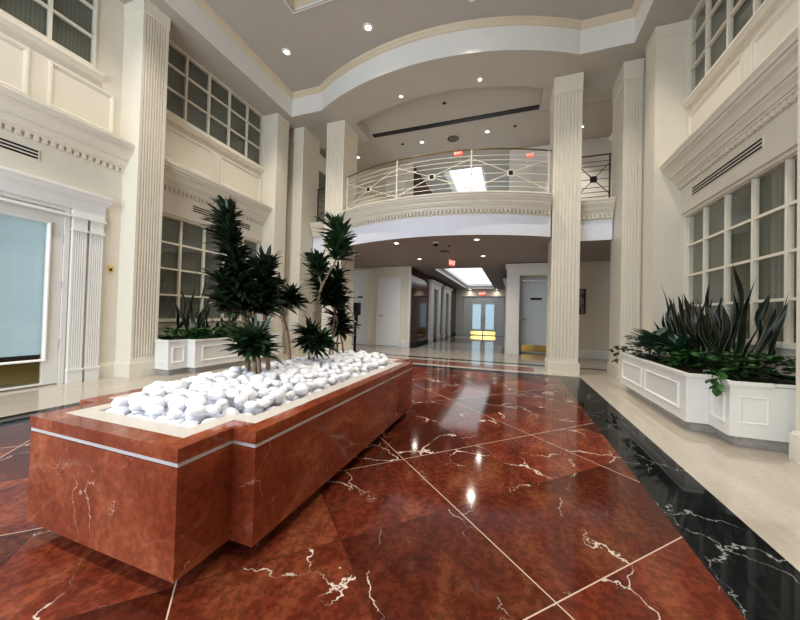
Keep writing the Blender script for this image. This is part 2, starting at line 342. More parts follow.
# black linear slot diffuser on the balcony ceiling
s = MBox(-3.98, .51, 8.44, 8.60, ZUC-.02, ZUC-.001).build('linear_air_diffuser', BLACK); tag(s, 'long black slot diffuser crossing the ceiling above the balcony', 'air vent')

# ------------------------------------------------------------------ side walls
def wall_with_windows(side):
    sx = -1 if side == 'left' else 1
    X = XL if side == 'left' else XR
    d = .35*sx
    m = MB()
    def bx(y0, y1, z0, z1): m.box(X, X+d, y0, y1, z0, z1)
    ys = (3.86 if side == 'left' else 3.78, 6.45)
    # far bay
    bx(3.5, 6.9, 0, .86); bx(3.5, 6.9, 2.84, 4.72); bx(3.5, ys[0], .86, 2.84); bx(6.42, 6.9, .86, 2.84)
    bx(3.5, ys[0], 4.72, 6.3); bx(6.42, 6.9, 4.72, 6.3)
    # near bay
    if side == 'left':
        bx(YF, .85, 0, 2.5); bx(2.73, 3.5, 0, 2.5); bx(YF, 3.5, 2.5, 4.72); bx(YF, .48, 4.72, 6.3); bx(2.99, 3.5, 4.72, 6.3)
    else:
        bx(YF, 3.5, 0, 6.3)
    bx(6.9, 10.6, 0, 6.5)
    struct(m.build('wall_'+side, WALL))
wall_with_windows('left'); wall_with_windows('right')

def window(n, X, out, y0, y1, z0, z1, ycols, zrows, lab_mat=TRIM):
    # out: +1 if room side is +X
    t = sempty('window_%d' % n, (X, (y0+y1)/2, z0))
    P = (X, 0, 0); u = (0,1,0); nn = (out,0,0)
    m = MB(); w = .018
    m.obox(P,u,nn, y0, y0+.04, z0, z1, -.08, .03); m.obox(P,u,nn, y1-.02, y1, z0, z1, -.08, .03)
    m.obox(P,u,nn, y0+.04, y1-.02, z0, z0+.06, -.08, .03); m.obox(P,u,nn, y0+.04, y1-.02, z1-.03, z1, -.08, .03)
    m.build('window_frame', TRIM, t)
    for y in ycols: MB().obox(P,u,nn, y-w, y+w, z0+.06, z1-.03, -.035, .02).build('mullion', TRIM, t)
    for z in zrows: MB().obox(P,u,nn, y0+.04, y1-.02, z-w*.9, z+w*.9, -.035, .015).build('glazing_bar', TRIM, t)
    MB().obox(P,u,nn, y0+.04, y1-.04, z0+.05, z1-.03, -.014, -.010).build('glass', GLASS, t)
    MB().obox(P,u,nn, y0, y1, z0+.01, z1-.01, -.07, -.06).build('blind', BLIND, t)
    return t
cols5 = [4.43, 4.93, 5.44, 5.95]
rl = [1.365, 1.855, 2.34]; ru = [5.21, 5.65]
for nn_, X, o in ((1, XL, 1), (2, XR, -1)):
    window(nn_*2-1, X, o, 3.86 if o > 0 else 3.78, 6.45, .86, 2.84, cols5, rl)
    window(nn_*2, X, o, 3.86 if o > 0 else 3.78, 6.45, 4.72, ZC, cols5, ru)
window(5, XL, 1, .48, 2.99, 4.72, ZC, [.97, 1.47, 1.98, 2.484], ru)

def sgn(o, p): return p if o > 0 else p[::-1]
CORN = [(0,3.335),(.065,3.335),(.065,3.365),(.085,3.365),(.10,3.40),(.135,3.43),(.135,3.455),(.16,3.455),(.17,3.50),(.20,3.54),(.245,3.565),(.245,3.60),(.27,3.60),(.275,3.64),(.30,3.67),(.30,3.695),(0,3.71)]
k = 5
def bay_trim(X, out, y0, y1, vy, vz=(3.05,3.17), side='', panels=None, sill_y=None):
    """frieze, dentils, cornice, upper panels, sill and vent of one bay"""
    global k
    P = (X,0,0); u = (0,1,0); nn = (out,0,0)
    path = [(X,y1),(X,y0)] if out < 0 else [(X,y0),(X,y1)]
    FZ = MB().obox(P,u,nn, y0, y1, 2.86, 3.28, 0, .10).obox(P,u,nn, y0, y1, 2.82, 2.90, 0, .06)
    k += 1; f = struct(FZ.build('trim_%d' % k, TRIM)) if False else None
    t = sempty('trim_%d' % k, (X, (y0+y1)/2, 2.8))
    FZ.build('frieze', TRIM, t)
    off = [(X+.10*out, y) for _, y in path]
    MB().sweep(CORN, off).build('cornice', TRIM, t)
    D = MB(); y = y0+.03; D.obox(P,u,nn, y0, y1, 3.28, 3.33, .10, .11)
    while y < y1-.03: D.obox(P,u,nn, y, y+.045, 3.275, 3.335, .10, .155); y += .083
    D.build('dentil_band', TRIM, t)
    mid = (y0+y1)/2
    for a0, a1 in panels or ((y0+.12, mid-.03), (mid+.13, y1-.02)):
        MB().rframe(P,u,nn, a0, a1, 3.86, 4.50, .055, .03).build('panel_moulding', TRIM, t)
    MB().sweep([(0,4.60),(.06,4.60),(.08,4.64),(.10,4.66),(.10,4.69),(.03,4.70),(.03,4.72),(0,4.72)], sill_y or path).build('sill', TRIM, t)
    return t
def path_ok(): pass
bay_trim(XL, 1, 3.74, 6.46, None); bay_trim(XR, -1, 3.54, 6.46, None); bay_trim(XL, 1, .3, 3.37, None, panels=((.56,1.34),(1.53,2.30),(2.49,3.26)), sill_y=[(XL,.4),(XL,3.07)])
def vent(X, out, y0, y1, label):
    t = thing('wall_vent', label, 'vent', (X+.1*out, (y0+y1)/2, 3.04))
    P = (X,0,0); u = (0,1,0); nn = (out,0,0)
    MB().obox(P,u,nn, y0, y1, 3.03, 3.18, .10, .108).build('vent_plate', TRIM, t)
    for i in range(3):
        MB().obox(P,u,nn, y0+.02, y1-.02, 3.048+i*.044, 3.072+i*.044, .108, .112).build('slot', BLACK, t)
vent(XL, 1, 4.56, 6.05, 'slotted air vent in the frieze above the left planted window')
vent(XR, -1, 4.6, 6.09, 'slotted air vent in the frieze above the right wall window')
vent(XL, 1, .9, 2.4, 'slotted air vent over the glazed door at the far left')

# ------------------------------------------------------------------ piers, pilasters, columns
def flute_line(a, b, nfl, depth, nx, ny, edge=.035):
    """points from a to b with nfl grooves cut against outward normal (nx, ny)"""
    a = Vector(a); b = Vector(b); L = (b-a).length; d = (b-a)/L; n = Vector((nx,ny)); pts = [a]
    w = (L-2*edge)/nfl; g = w*.66
    for i in range(nfl):
        c = edge+w*(i+.5)
        for t in range(7):
            th = math.pi*t/6; pts.append(a+d*(c-g/2*math.cos(th))-n*depth*math.sin(th))
    pts.append(b); return [(p.x,p.y) for p in pts]
def rect(x0,x1,y0,y1): return [(x0,y0),(x1,y0),(x1,y1),(x0,y1)]
def grow(x0,x1,y0,y1,g): return rect(x0-g,x1+g,y0-g,y1+g)
def pier(label, x0, x1, y0, y1, faces, base=.24, cap0=5.86, name='pilaster', nfl=6, flz=(.30, None), group=None):
    """faces: set of 'S' (towards the entrance), 'E', 'W' that are fluted"""
    t = thing(name, label, 'column', ((x0+x1)/2,(y0+y1)/2,0), group)
    zc = flz[1] or cap0
    m = MB()
    m.prism(rect(x0,x1,y0,y1), base, flz[0]); m.prism(rect(x0,x1,y0,y1), zc, ZC-.003)
    S_ = flute_line((x0,y0),(x1,y0),nfl,.024,0,-1) if 'S' in faces else [(x0,y0),(x1,y0)]
    E_ = flute_line((x1,y0),(x1,y1),nfl,.024,1,0) if 'E' in faces else [(x1,y0),(x1,y1)]
    W_ = flute_line((x0,y1),(x0,y0),nfl,.024,-1,0) if 'W' in faces else [(x0,y1),(x0,y0)]
    poly = S_+E_[1:]+W_[:-1]
    m.prism(poly, flz[0], zc)
    m.build('shaft', TRIM, t)
    g = .025
    MB().prism(grow(x0,x1,y0,y1,g), 0, base-.02).prism(grow(x0,x1,y0,y1,g*.5), base-.02, base).build('base', TRIM, t)
    path = [(x0,y0),(x1,y0),(x1,y1),(x0,y1)]
    MB().sweep([(0,cap0),(.012,cap0+.006),(.012,cap0+.02),(.006,cap0+.026),(.010,ZC-.04),(.014,ZC-.003),(0,ZC-.003)], path, closed=True).build('capital', TRIM, t)
    return t
for sd in (-1, 1):
    w = 'left' if sd < 0 else 'right'
    def rng(xa, xb):   # xa nearer the room
        if sd > 0: return (xa, xb)
        return (mir(xb), mir(xa))
    sf = 'E' if sd < 0 else 'W'
    a, b_ = rng(PR, XR)
    pier({'left': 'broad fluted pilaster beside the glazed door on the left', 'right': 'smooth cream pier cut by the right edge of the view'}[w], a, b_, 3.36, 3.76 if sd < 0 else 3.56, {sf}, nfl=8)
    pier('slim cream pier closing the far side of the %s planted window' % w, a, b_, 6.45, 6.87, set())
    a, b_ = rng(1.93, 2.75)
    a2, b2 = rng(1.93, 2.24)
    pier('fluted cream pilaster between the %s window pier and the balcony' % w, a2, b2, 7.15, 7.9, {'S'}, nfl=5, cap0=5.72)
    a, b_ = rng(.72, 1.235)
    pier('tall freestanding fluted column at the %s end of the curved balcony' % w, a, b_, 7.2, 7.93, {'S'}, nfl=7, cap0=5.72, name='column')
# returns of wall linking outer piers
struct(MBox(2.241, XR, 7.2, 7.85, 0, ZC).build('wall_right', WALL)); struct(MBox(mir(2.241), XL, 7.2, 7.85, 0, ZC).build('wall_left', WALL))

# ------------------------------------------------------------------ balcony
t = thing('balcony', 'curved cream balcony with white fascia spanning between the two tall columns', 'balcony', (CX, 7.2, ZL))
path = arc(mir(.69), .69, 7.2, 6.57)
MB().sweep([(0,ZL),(0,3.22),(-.05,3.22),(-.05,ZL)], path).build('fascia', FASCIA, t)
BC = [(-.05,3.20),(.02,3.20),(.02,3.285),(.075,3.285),(.075,3.31),(.09,3.31),(.10,3.35),(.13,3.375),(.13,3.40),(.155,3.40),(.165,3.44),(.20,3.48),(.20,3.505),(.23,3.505),(.235,3.54),(.26,3.56),(.26,3.585),(.2,3.60),(-.05,3.60)]
MB().sweep(BC, path, endn=(0,-1)).build('cornice', TRIM, t)
D = MB(); fine = arc(mir(.72)+.05, .67, 7.175, 6.57, 62)
for i in range(0, 62):
    p = Vector(fine[i]); q = Vector(fine[i+1]); d = (q-p).normalized(); n2 = Vector((d.y,-d.x))
    D.obox((p.x,p.y,0), (d.x,d.y,0), (n2.x,n2.y,0), 0, .048, 3.225, 3.285, .0, .07)
D.build('dentil_band', TRIM, t)
struct(MB().prism([(x,y+.06) for x,y in arc(mir(.71), .71, 7.2, 6.58)]+[(.71,7.94),(2.6,7.94),(2.6,10.48),(-6.05,10.48),(-6.05,7.94),(mir(.71),7.94)], ZL+.02, ZU).build('floor', CRMF))
for sd in (-1,1):
    xs = (1.25, 1.91) if sd > 0 else (mir(1.91), mir(1.25))
    tt = thing('side_balcony_edge', 'short straight balcony edge between the column and the %s pilaster' % ('right' if sd > 0 else 'left'), 'balcony', (sum(xs)/2, 7.7, ZL))
    MB().sweep([(0,ZL),(0,3.22),(-.03,3.22),(-.03,ZL)], [(xs[0],7.7),(xs[1],7.7)]).build('fascia', FASCIA, tt)
    MB().sweep([(o*.8,z) for o,z in BC], [(xs[0],7.7),(xs[1],7.7)]).build('cornice', TRIM, tt)
    D = MB(); x = xs[0]+.02; D.box(xs[0], xs[1], 7.66, 7.7, 3.225, 3.27)
    while x < xs[1]-.05: D.box(x, x+.048, 7.63, 7.7, 3.225, 3.285); x += .083
    D.build('dentil_band', TRIM, tt)

def railing(label, path, posts, squares, post_m=RAILM, rail_m=RAILM, hand=BRONZE):
    n = len(path); P = [Vector(p) for p in path]
    L = [0]
    for i in range(1,n): L.append(L[-1]+(P[i]-P[i-1]).length)
    def at(s_, z):
        s_ = max(0,min(L[-1],s_))
        for i in range(1,n):
            if s_ <= L[i]+1e-9:
                f = (s_-L[i-1])/(L[i]-L[i-1]); q = P[i-1].lerp(P[i], f); return Vector((q.x,q.y,z))
    c = at(L[-1]/2, ZU)
    t = thing('balcony_railing', label, 'railing', c)
    MB().sweep([(-.018,4.625),(.018,4.625),(.02,4.635),(.012,4.645),(-.012,4.645),(-.02,4.635),(-.018,4.625)], path).build('handrail', hand, t)
    for z in (4.50,4.40,4.30,4.12,3.94,3.84,3.74): MB().tube([(p[0],p[1],z) for p in path], .007, 6).build('rail', rail_m, t)
    for f in posts:
        q = at(L[-1]*f, 0); MB().box(q.x-.014,q.x+.014,q.y-.014,q.y+.014,ZU,4.625).build('post', post_m, t)
    for f0, f1 in zip(posts[:-1], posts[1:]):
        s0, s1 = L[-1]*f0, L[-1]*f1; sm = (s0+s1)/2
        for za, zb in ((4.45,3.79),(3.79,4.45)):
            MB().tube([at(s0+(s1-s0)*i/8, za+(zb-za)*i/8) for i in range(9)], .009, 6).build('diagonal_bar', rail_m, t)
        q = at(sm, 4.12); d = (at(sm+.05,0)-at(sm-.05,0)).normalized(); nn = Vector((d.y,-d.x,0))
        o = MB().obox((q.x,q.y,0), d, nn, -.065,.065, 4.055,4.185, -.016,.016).build('square_ornament', rail_m, t)
        MB().obox((q.x,q.y,0), d, nn, -.045,.045, 4.075,4.165, -.02,.02).build('ornament_centre', BLACK, o if False else t, 'black square plate where the bars cross')
    return t
rp = arc(mir(.70), .70, 7.34, 6.76)
railing('curved metal balcony railing with crossing bars and black square plates', rp, (.012, 1/3., 2/3., .988), None, hand=BRASSD)
for sd in (-1,1):
    xs = (1.25, 1.9) if sd > 0 else (mir(1.9), mir(1.25))
    e = (.04,.96)
    railing('short straight railing with painted backlit darkness between the column and %s pilaster' % ('right' if sd > 0 else 'left'), [(xs[0],7.82),(xs[1],7.82)], e, None, BRONZE, BRONZE)  # light rails given a dark tone to paint in their backlit look

# ------------------------------------------------------------------ back walls
YW = 10.5
def back(z0, z1):
    struct(MBox(-6.15, -3.36, YW, YW+.1, z0, z1).build('wall_back', WALL))
    if z0 == 0:   # right part with the recessed service door
        struct(MB().box(-.2, 0.19, YW, YW+.75, 0, z1).box(1.10, 2.66, YW, YW+.75, 0, z1).box(.19, 1.10, YW, YW+.75, 2.40, z1).box(.19, 1.10, YW+.62, YW+.75, 0, 2.4).build('wall_back', WALL))
    else:
        struct(MBox(-.2, 2.66, YW, YW+.1, z0, z1).build('wall_back', WHITE))
back(0, ZL); back(ZU, ZUC)
# corridor side walls in veneer
for z0, z1 in ((0, ZL), (ZU, ZUC)):
    struct(MBox(-3.46, -3.36, YW+.1, 20, z0, z1).build('wall_corridor_left', WOODR))
    struct(MBox(-.2, -.1, YW+.76 if z0 == 0 else YW+.1, 20, z0, z1).build('wall_corridor_right', WOODR if z0 == 0 else CEIL))
    struct(MBox(-3.6, .1, 20, 20.1, z0, z1).build('wall_corridor_end', WALL))
struct(MBox(-3.36, -3.34, YW+.1, 20, 0, .12).build('baseboard_corridor', BLACK))
struct(MBox(-3.40, -3.34, YW-.02, YW+.1, 0, ZL).build('trim_20', WHITE))
# baseboards
BBP = [(0,0),(.02,0),(.02,.19),(.012,.21),(.006,.24),(0,.24)]
struct(MB().sweep(BBP, [(-3.64,YW),(-3.40,YW)]).sweep(BBP, [(1.10,YW),(2.66,YW)]).build('baseboard_back', WHITE))
struct(MB().sweep(BBP, [(XR,10.5),(XR,7.9)]).build('baseboard_right', WHITE)); struct(MB().sweep(BBP, [(XL,7.9),(XL,10.5)]).build('baseboard_left', WHITE))
struct(MB().sweep(BBP, [(-6.02,3.12),(-6.02,3.36)]).build('baseboard_left', TRIM))

def elevator(label, x, out, y0, y1):
    t = thing('elevator_doorway', label, 'elevator', (x,(y0+y1)/2,0))
    P = (x,0,0); u = (0,1,0); nn = (out,0,0); w = .62*(y1-y0)/2.17
    c = (y0+y1)/2
    for a0, a1 in ((y0+.12,c-.46),(c+.46,y1-.12)):
        MB().obox(P,u,nn,a0,a1,0,2.28,0,.10).obox(P,u,nn,a0-.02,a1+.02,0,.22,0,.12).build('jamb_casing', WHITE, t)
    MB().obox(P,u,nn,y0+.12,y1-.12,2.28,2.50,0,.11).build('lintel', WHITE, t)
    pa = [(x,y0+.06),(x,y1-.06)] if out > 0 else [(x,y1-.06),(x,y0+.06)]
    MB().sweep([(0,2.48),(.13,2.48),(.16,2.54),(.20,2.58),(.20,2.61),(0,2.62)], pa).build('cornice', WHITE, t)
    for a0, a1 in ((c-.46,c-.004),(c+.004,c+.46)): MB().obox(P,u,nn,a0,a1,0.01,2.28,0.0,.02).build('door_leaf', ELEV, t)
elevator('nearer elevator doorway in white casing on the brown corridor wall', -3.36, 1, 13.03, 15.2)
elevator('farther elevator doorway in white casing on the brown corridor wall', -3.36, 1, 15.68, 17.86)
elevator('white cased doorway on the right side of the corridor', -.2, -1, 12.9, 15.1)

def panel_door(n, x0, x1, y, z0, h, frame_w, head=.0, mat=DOORL, handle='L', hm=CHROME, frame_m=WHITE, panels=False):
    t = sempty('door_%d' % n, ((x0+x1)/2, y, z0)); P = (0,y,0); u = (1,0,0); nn = (0,-1,0)
    for a0, a1 in ((x0-frame_w,x0),(x1,x1+frame_w)): MB().obox(P,u,nn,a0,a1,z0,z0+h,0,.05).build('jamb', frame_m, t)
    MB().obox(P,u,nn,x0-frame_w,x1+frame_w,z0+h,z0+h+frame_w,0,.05).build('door_head', frame_m, t)
    if head: MB().sweep([(0,z0+h+frame_w),(.06,z0+h+frame_w),(.06,z0+h+head-.06),(.10,z0+h+head-.02),(.10,z0+h+head),(0,z0+h+head)], [(x0-frame_w-.02,y),(x1+frame_w+.02,y)]).build('entablature', frame_m, t)
    lf = MB().obox(P,u,nn,x0+.004,x1-.004,z0+.01,z0+h-.004,.0,.03).build('door_leaf', mat, t)
    if panels:
        for a, b in ((.15,1.0),(1.12,h-.15)): MB().rframe((0,y-.03,0),u,nn,x0+.12,x1-.12,z0+a,z0+b,.04,.012).build('panel', mat, lf)
    hx = x0+.09 if handle == 'L' else x1-.09; dr = 1 if handle == 'L' else -1
    MB().lathe((hx,y-.035,z0+1.06),[(.0,-.028),(.028,-.028),(.028,.028),(0,.028)],12).tube([(hx,y-.035,z0+1.06),(hx,y-.09,z0+1.06),(hx+dr*.13,y-.09,z0+1.06)],.011,6).build('door_handle', hm, lf)
    return t
panel_door(1, -4.50, -3.76, YW, 0, 2.32, .08, handle='L', hm=CHROME)
panel_door(2, -5.78, -4.98, YW, 0, 2.36, .12, head=.32, mat=DOORL, handle='L', panels=True)
panel_door(3, -4.28, -3.70, YW, ZU, 2.2, .06, mat=DOORB)
panel_door(4, .45, 1.25, YW, ZU, 2.25, .12, head=.34, mat=DOORB, handle='R', hm=BRASS)
# recessed service door with brass kickplate
t = sempty('door_5', (.64, YW+.62, 0)); y = YW+.62
lf = MBox(.235, 1.055, y-.045, y-.005, .01, 2.34).build('door_leaf', DOORW, t)
MB().box(.19,.235,y-.06,y,0,2.4).box(1.055,1.10,y-.06,y,0,2.4).box(.235,1.055,y-.06,y,2.345,2.4).build('door_frame', DOORW, t)
MBox(.27, .64, y-.052, y-.045, .04, .25).build('kickplate', BRASS, lf); MBox(.65, 1.02, y-.052, y-.045, .04, .25).build('kickplate', BRASS, lf)
MB().lathe((.32,y-.05,1.06),[(0,-.03),(.03,-.03),(.03,.03),(0,.03)],12).tube([(.32,y-.05,1.06),(.32,y-.10,1.06),(.44,y-.10,1.06)],.012,6).build('door_handle', CHROME, lf)
MBox(.51, .85, y-.053, y-.045, 1.69, 1.76).build('name_plate', BLACK, lf)
MBox(.25, 1.04, y-.07, y-.045, 2.29, 2.33).build('door_closer', CHROME, lf)
t = thing('doorway_surround', 'white classical surround around the recessed grey door with brass kickplate', 'doorway', (.5, YW, 0))
for a0, a1 in ((-.2,.17),(1.12,1.30)):
    MB().box(a0,a1,YW-.08,YW,.0,2.42).box(a0-.02,a1+.015,YW-.10,YW-.08,0,.24).build('jamb_casing', WHITE, t)
MB().box(-.2,1.30,YW-.085,YW,2.42,2.60).build('lintel', WHITE, t)
MB().sweep([(0,2.60),(.10,2.60),(.12,2.65),(.16,2.68),(.18,2.72),(.18,2.75),(0,2.76)], [(-.24,YW),(1.34,YW)]).build('cornice', WHITE, t)

# end double doors
t = sempty('door_6', (-1.7, 19.9, 0)); y = 20.0
MB().box(-2.88,-2.47,y-.06,y,0,2.06).box(-.93,-.5,y-.06,y,0,2.06).box(-2.88,-.5,y-.06,y,2.06,2.34).build('door_frame', DOORB, t)
MB().sweep([(0,2.30),(.10,2.30),(.14,2.36),(0,2.38)], [(-2.92,y-.02),(-.46,y-.02)]).build('cornice', DOORB, t)
for x0, x1, hx in ((-2.45,-1.71,-1.78),(-1.69,-.95,-1.62)):
    lf = MB().box(x0,x0+.13,y-.09,y-.04,.02,2.04).box(x1-.13,x1,y-.09,y-.04,.02,2.04).box(x0+.13,x1-.13,y-.09,y-.04,.02,.37).box(x0+.13,x1-.13,y-.09,y-.04,1.87,2.04).build('door_leaf', DOORB, t)
    MBox(x0+.13,x1-.13,y-.07,y-.06,.37,1.87).build('glass', DAYG, lf)
    MBox(x0+.02,x1-.02,y-.10,y-.09,.03,.25).build('kickplate', BRASS, lf)
    MB().tube([(hx,y-.09,.85),(hx,y-.16,.87),(hx,y-.16,1.23),(hx,y-.09,1.25)],.014,6).build('door_handle', CHROME, lf)

# glazed door on the left wall
XD = -6.02
struct(MB().box(XL,XD,2.73,3.36,0,2.86).box(XL,XD,.30,.85,0,2.86).box(XL,XD,.85,2.73,2.5,2.86).build('wall_left', WALL))
t = sempty('door_7', (XD, 1.8, 0)); P = (XD,0,0); u = (0,1,0); nn = (1,0,0)
MB().obox(P,u,nn,.85,.90,0,2.5,-.12,.02).obox(P,u,nn,2.68,2.73,0,2.5,-.12,.02).obox(P,u,nn,.90,2.68,2.45,2.5,-.12,.02).build('door_frame', DOORB, t)
for a0, a1 in ((.905,1.785),(1.795,2.675)):
    lf = MB().obox(P,u,nn,a0,a0+.16,.02,2.445,-.06,-.01).obox(P,u,nn,a1-.16,a1,.02,2.445,-.06,-.01).obox(P,u,nn,a0+.16,a1-.16,2.24,2.445,-.06,-.01).obox(P,u,nn,a0+.16,a1-.16,.02,.04,-.06,-.01).build('door_leaf', DOORB, t)
    MB().rframe((XD-.01,0,0),u,nn,a0+.13,a1-.13,.34,2.26,.034,.028).build('glazing_bead', WHITE, lf)
    MB().obox(P,u,nn,a0+.16,a1-.16,.04,.36,-.035,-.030).obox(P,u,nn,a0+.16,a1-.16,.36,2.24,-.035,-.030).build('glass', GLASS, lf)
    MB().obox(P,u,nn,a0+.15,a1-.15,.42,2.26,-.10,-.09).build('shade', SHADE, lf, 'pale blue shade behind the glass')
    MB().obox(P,u,nn,a0+.15,a1-.15,.38,.43,-.105,-.085).build('shade_bar', BLACK, lf, 'black bar along the bottom of the shade')
    for z in (.55,1.35,2.0): MB().obox(P,u,nn,a1-.012,a1+.02,z,z+.10,-.012,.012).build('hinge', STRIP, lf)
struct(MBox(-8.6, -8.5, YF, 4, 0, 2.6).build('wall_office', WOODR)); struct(MBox(-8.5, XL-.35, YF+.5, 3.5, 0, .012).build('floor', CARPET)); struct(MBox(-8.5, XL-.35, YF, 3.9, 2.6, 2.7).build('ceiling', CEILDK))
struct(MBox(-8.6, XL-.3, 3.5, 3.6, 0, 2.6).build('wall_office', WALL))
tag(MBox(-7.6, -7.0, .6, 1.8, 2.57, 2.599).build('added_fill_panel', emis('added_office_fill', (1,.97,.9,1), 9)), 'unseen fill light panel added on the ceiling of the room behind the glazed door', 'ceiling light')  # unseen panel added to brighten the room behind the door
t = thing('doorway_surround', 'white surround with paired fluted pilasters around the glazed door at far left', 'doorway', (XD, 1.8, 0))
for a0, a1 in ((2.75,2.91),(2.95,3.11),(.46,.62),(.66,.82)):
    q = flute_line((XD+.06,a0),(XD+.06,a1),5,.010,1,0,.015)
    MB().prism([(XD,a0)]+q+[(XD,a1)], .18, 2.19).prism(rect(XD,XD+.075,a0-.004,a1+.004),0,.17).prism(rect(XD,XD+.085,a0-.012,a1+.012),.17,.20).prism(rect(XD,XD+.085,a0-.012,a1+.012),2.19,2.22).prism(rect(XD,XD+.066,a0,a1),2.22,2.38).build('pilaster', WHITE, t)
MB().obox(P,u,nn,.44,3.13,2.38,2.41,0,.09).obox(P,u,nn,.45,3.12,2.50,2.66,0,.07).obox(P,u,nn,.45,.84,2.41,2.50,0,.07).obox(P,u,nn,2.74,3.12,2.41,2.50,0,.07).build('lintel', WHITE, t)
MB().sweep([(0,2.64),(.085,2.64),(.085,2.67),(.10,2.67),(.12,2.72),(.15,2.75),(.15,2.78),(0,2.79)], [(XD,.40),(XD,3.17)]).build('cornice', WHITE, t)
t = thing('thermostat', 'small brass box on the wall beside the glazed door', 'thermostat', (XD, 3.24, 1.66))
MBox(XD, XD+.015, 3.215, 3.275, 1.66, 1.76).build('back_plate', BRASS, t); MBox(XD+.015, XD+.03, 3.235, 3.26, 1.67, 1.72).build('lever', BRONZE, t)

# upstairs side doors glimpsed behind the columns
for sd in (-1,1):
    X0 = XR if sd > 0 else XL; o = -sd
    t = thing('upper_doorway', 'white cased doorway high on the %s wall behind the balcony' % ('right' if sd > 0 else 'left'), 'doorway', (X0, 9.2, ZU))
    P = (X0,0,0); nn = (o,0,0); u = (0,1,0)
    for a0, a1 in ((8.35,8.55),(9.85,10.05)): MB().obox(P,u,nn,a0,a1,ZU,5.75,0,.08).build('jamb_casing', WHITE, t)
    MB().obox(P,u,nn,8.35,10.05,5.75,5.95,0,.09).build('lintel', WHITE, t)
    pa = [(X0,8.25),(X0,10.15)] if o > 0 else [(X0,10.15),(X0,8.25)]
    MB().sweep([(0,5.93),(.12,5.93),(.16,6.0),(.24,6.06),(.26,6.12),(0,6.14)], pa).build('cornice', WHITE, t)
    MB().obox(P,u,nn,8.55,9.85,ZU,5.75,0,.02).build('door_glass', BLIND, t)

# invented entrance front behind the camera, opening narrowed to steer the daylight
t = sempty('window_6', (CX, YF, 0))
for i in range(5):
    x = -5.6+i*4.75/4; MBox(x-.05,x+.05,YF+.02,YF+.10,0,5.2).build('mullion', BRONZE, t)
for z in (0.05,2.5,5.15): MBox(-5.6,-.85,YF+.03,YF+.09,z-.04,z+.04).build('glazing_bar', BRONZE, t)
struct(MB().box(-6.5,-5.65,YF-.1,YF,0,6.3).box(-.8,3.0,YF-.1,YF,0,6.3).box(-5.65,-.8,YF-.1,YF,5.2,6.3).build('wall_entrance', WALL))

# ------------------------------------------------------------------ ceiling fittings
def downlight(x, y, z, r, label, power, group=None):
    t = thing('downlight', label, 'ceiling light', (x,y,z), group)
    MB().lathe((x,y,z),[(r*.75,-.001),(r*1.15,-.001),(r*1.15,-.010),(r*.8,-.014),(r*.75,-.014)],20).build('trim_ring', WHITE, t)
    MB().lathe((x,y,z),[(.001,-.002),(r*.78,-.002),(r*.78,-.013),(.001,-.018)],20).build('lens', BULB, t)
    if power:
        d = bpy.data.lights.new('downlight_lamp','SPOT'); d.energy = power*6; d.color = (1,.92,.79); d.spot_size = R(150 if z < 3 else 98); d.spot_blend = 1; d.shadow_soft_size = .05
        o = bpy.data.objects.new('downlight_lamp', d); COL.objects.link(o); o.parent = t; o.location = (0,0,-.05)
for i, x in enumerate((-4.66,-2.75,-.77,1.2)):
    downlight(x, 5.52, 6.65, .09, ['first recessed light of the main ceiling row, at upper left','second recessed light from the left in the main ceiling row','recessed light at the top edge above the curved soffit','last recessed light of the main ceiling row, nearest the right wall'][i], SPOT_MAIN)
for x, y in ((-4.66,2.6),(1.2,2.6),(-4.66,-.3),(1.2,-.3)): downlight(x, y, 6.65, .075, 'added unseen fill light in the main ceiling in front of the curved row', SPOT_MAIN, 'added main ceiling fill lights nearer the entrance')  # unseen lamps added out of view to raise the room's brightness
for x, y in ((-2.9,-.4),(-.6,-.4)): downlight(x, y, 7.12, .075, 'added unseen fill light inside the raised central ceiling recess', SPOT_MAIN, 'added fill lights inside the central ceiling recess')  # hidden fill lamps added in the recess, none visible there
for x, y, z, p, l in ((-2.50,6.78,ZC,8,'small light on the curved soffit edge left of centre'),(-.75,6.78,ZC,8,'small light on the curved soffit edge right of centre'),
      (-2.70,9.25,ZUC,SPOT_UP,'left light of the pair on the balcony ceiling'),(-.78,9.25,ZUC,SPOT_UP,'right light of the pair on the balcony ceiling'),
      (-5.0,9.55,ZUC,SPOT_UP,'balcony ceiling light beside the left column'),(1.66,9.75,ZUC,SPOT_UP,'balcony ceiling light beside the right column'),
      (-2.60,7.0,ZL,SPOT_LOW,'front left light under the balcony'),(-2.64,9.1,ZL,SPOT_LOW,'rear left light under the balcony'),
      (-.77,7.05,ZL,SPOT_LOW,'front right light under the balcony'),(-.80,9.0,ZL,SPOT_LOW,'rear right light under the balcony'),
      (-2.5,19.85,ZL,1.2,'left light above the end doors of the corridor'),(-.95,19.85,ZL,1.2,'right light above the end doors of the corridor')):
    downlight(x, y, z, .055 if z == ZC else .075, l, p)
t = thing('security_camera', 'small black dome camera under the balcony', 'camera', (-1.70, 7.15, ZL))
MB().lathe((-1.70,7.15,ZL),[(.001,-.001),(.07,-.001),(.07,-.03),(.001,-.03)],16).build('mount', WHITE, t)
MB().lathe((-1.70,7.15,ZL),[(.06,-.03),(.055,-.06),(.035,-.085),(.001,-.095)],16).build('dome', BLACK, t)
s = MB().lathe((-1.46,7.55,ZL),[(.001,-.001),(.035,-.001),(.03,-.02),(.001,-.025)],12).build('smoke_detector', BRONZE); tag(s, 'tiny dark detector on the ceiling right of the dome camera', 'detector')
GRL = simple('grey_speaker_grille', (.16,.14,.12,1), .6)
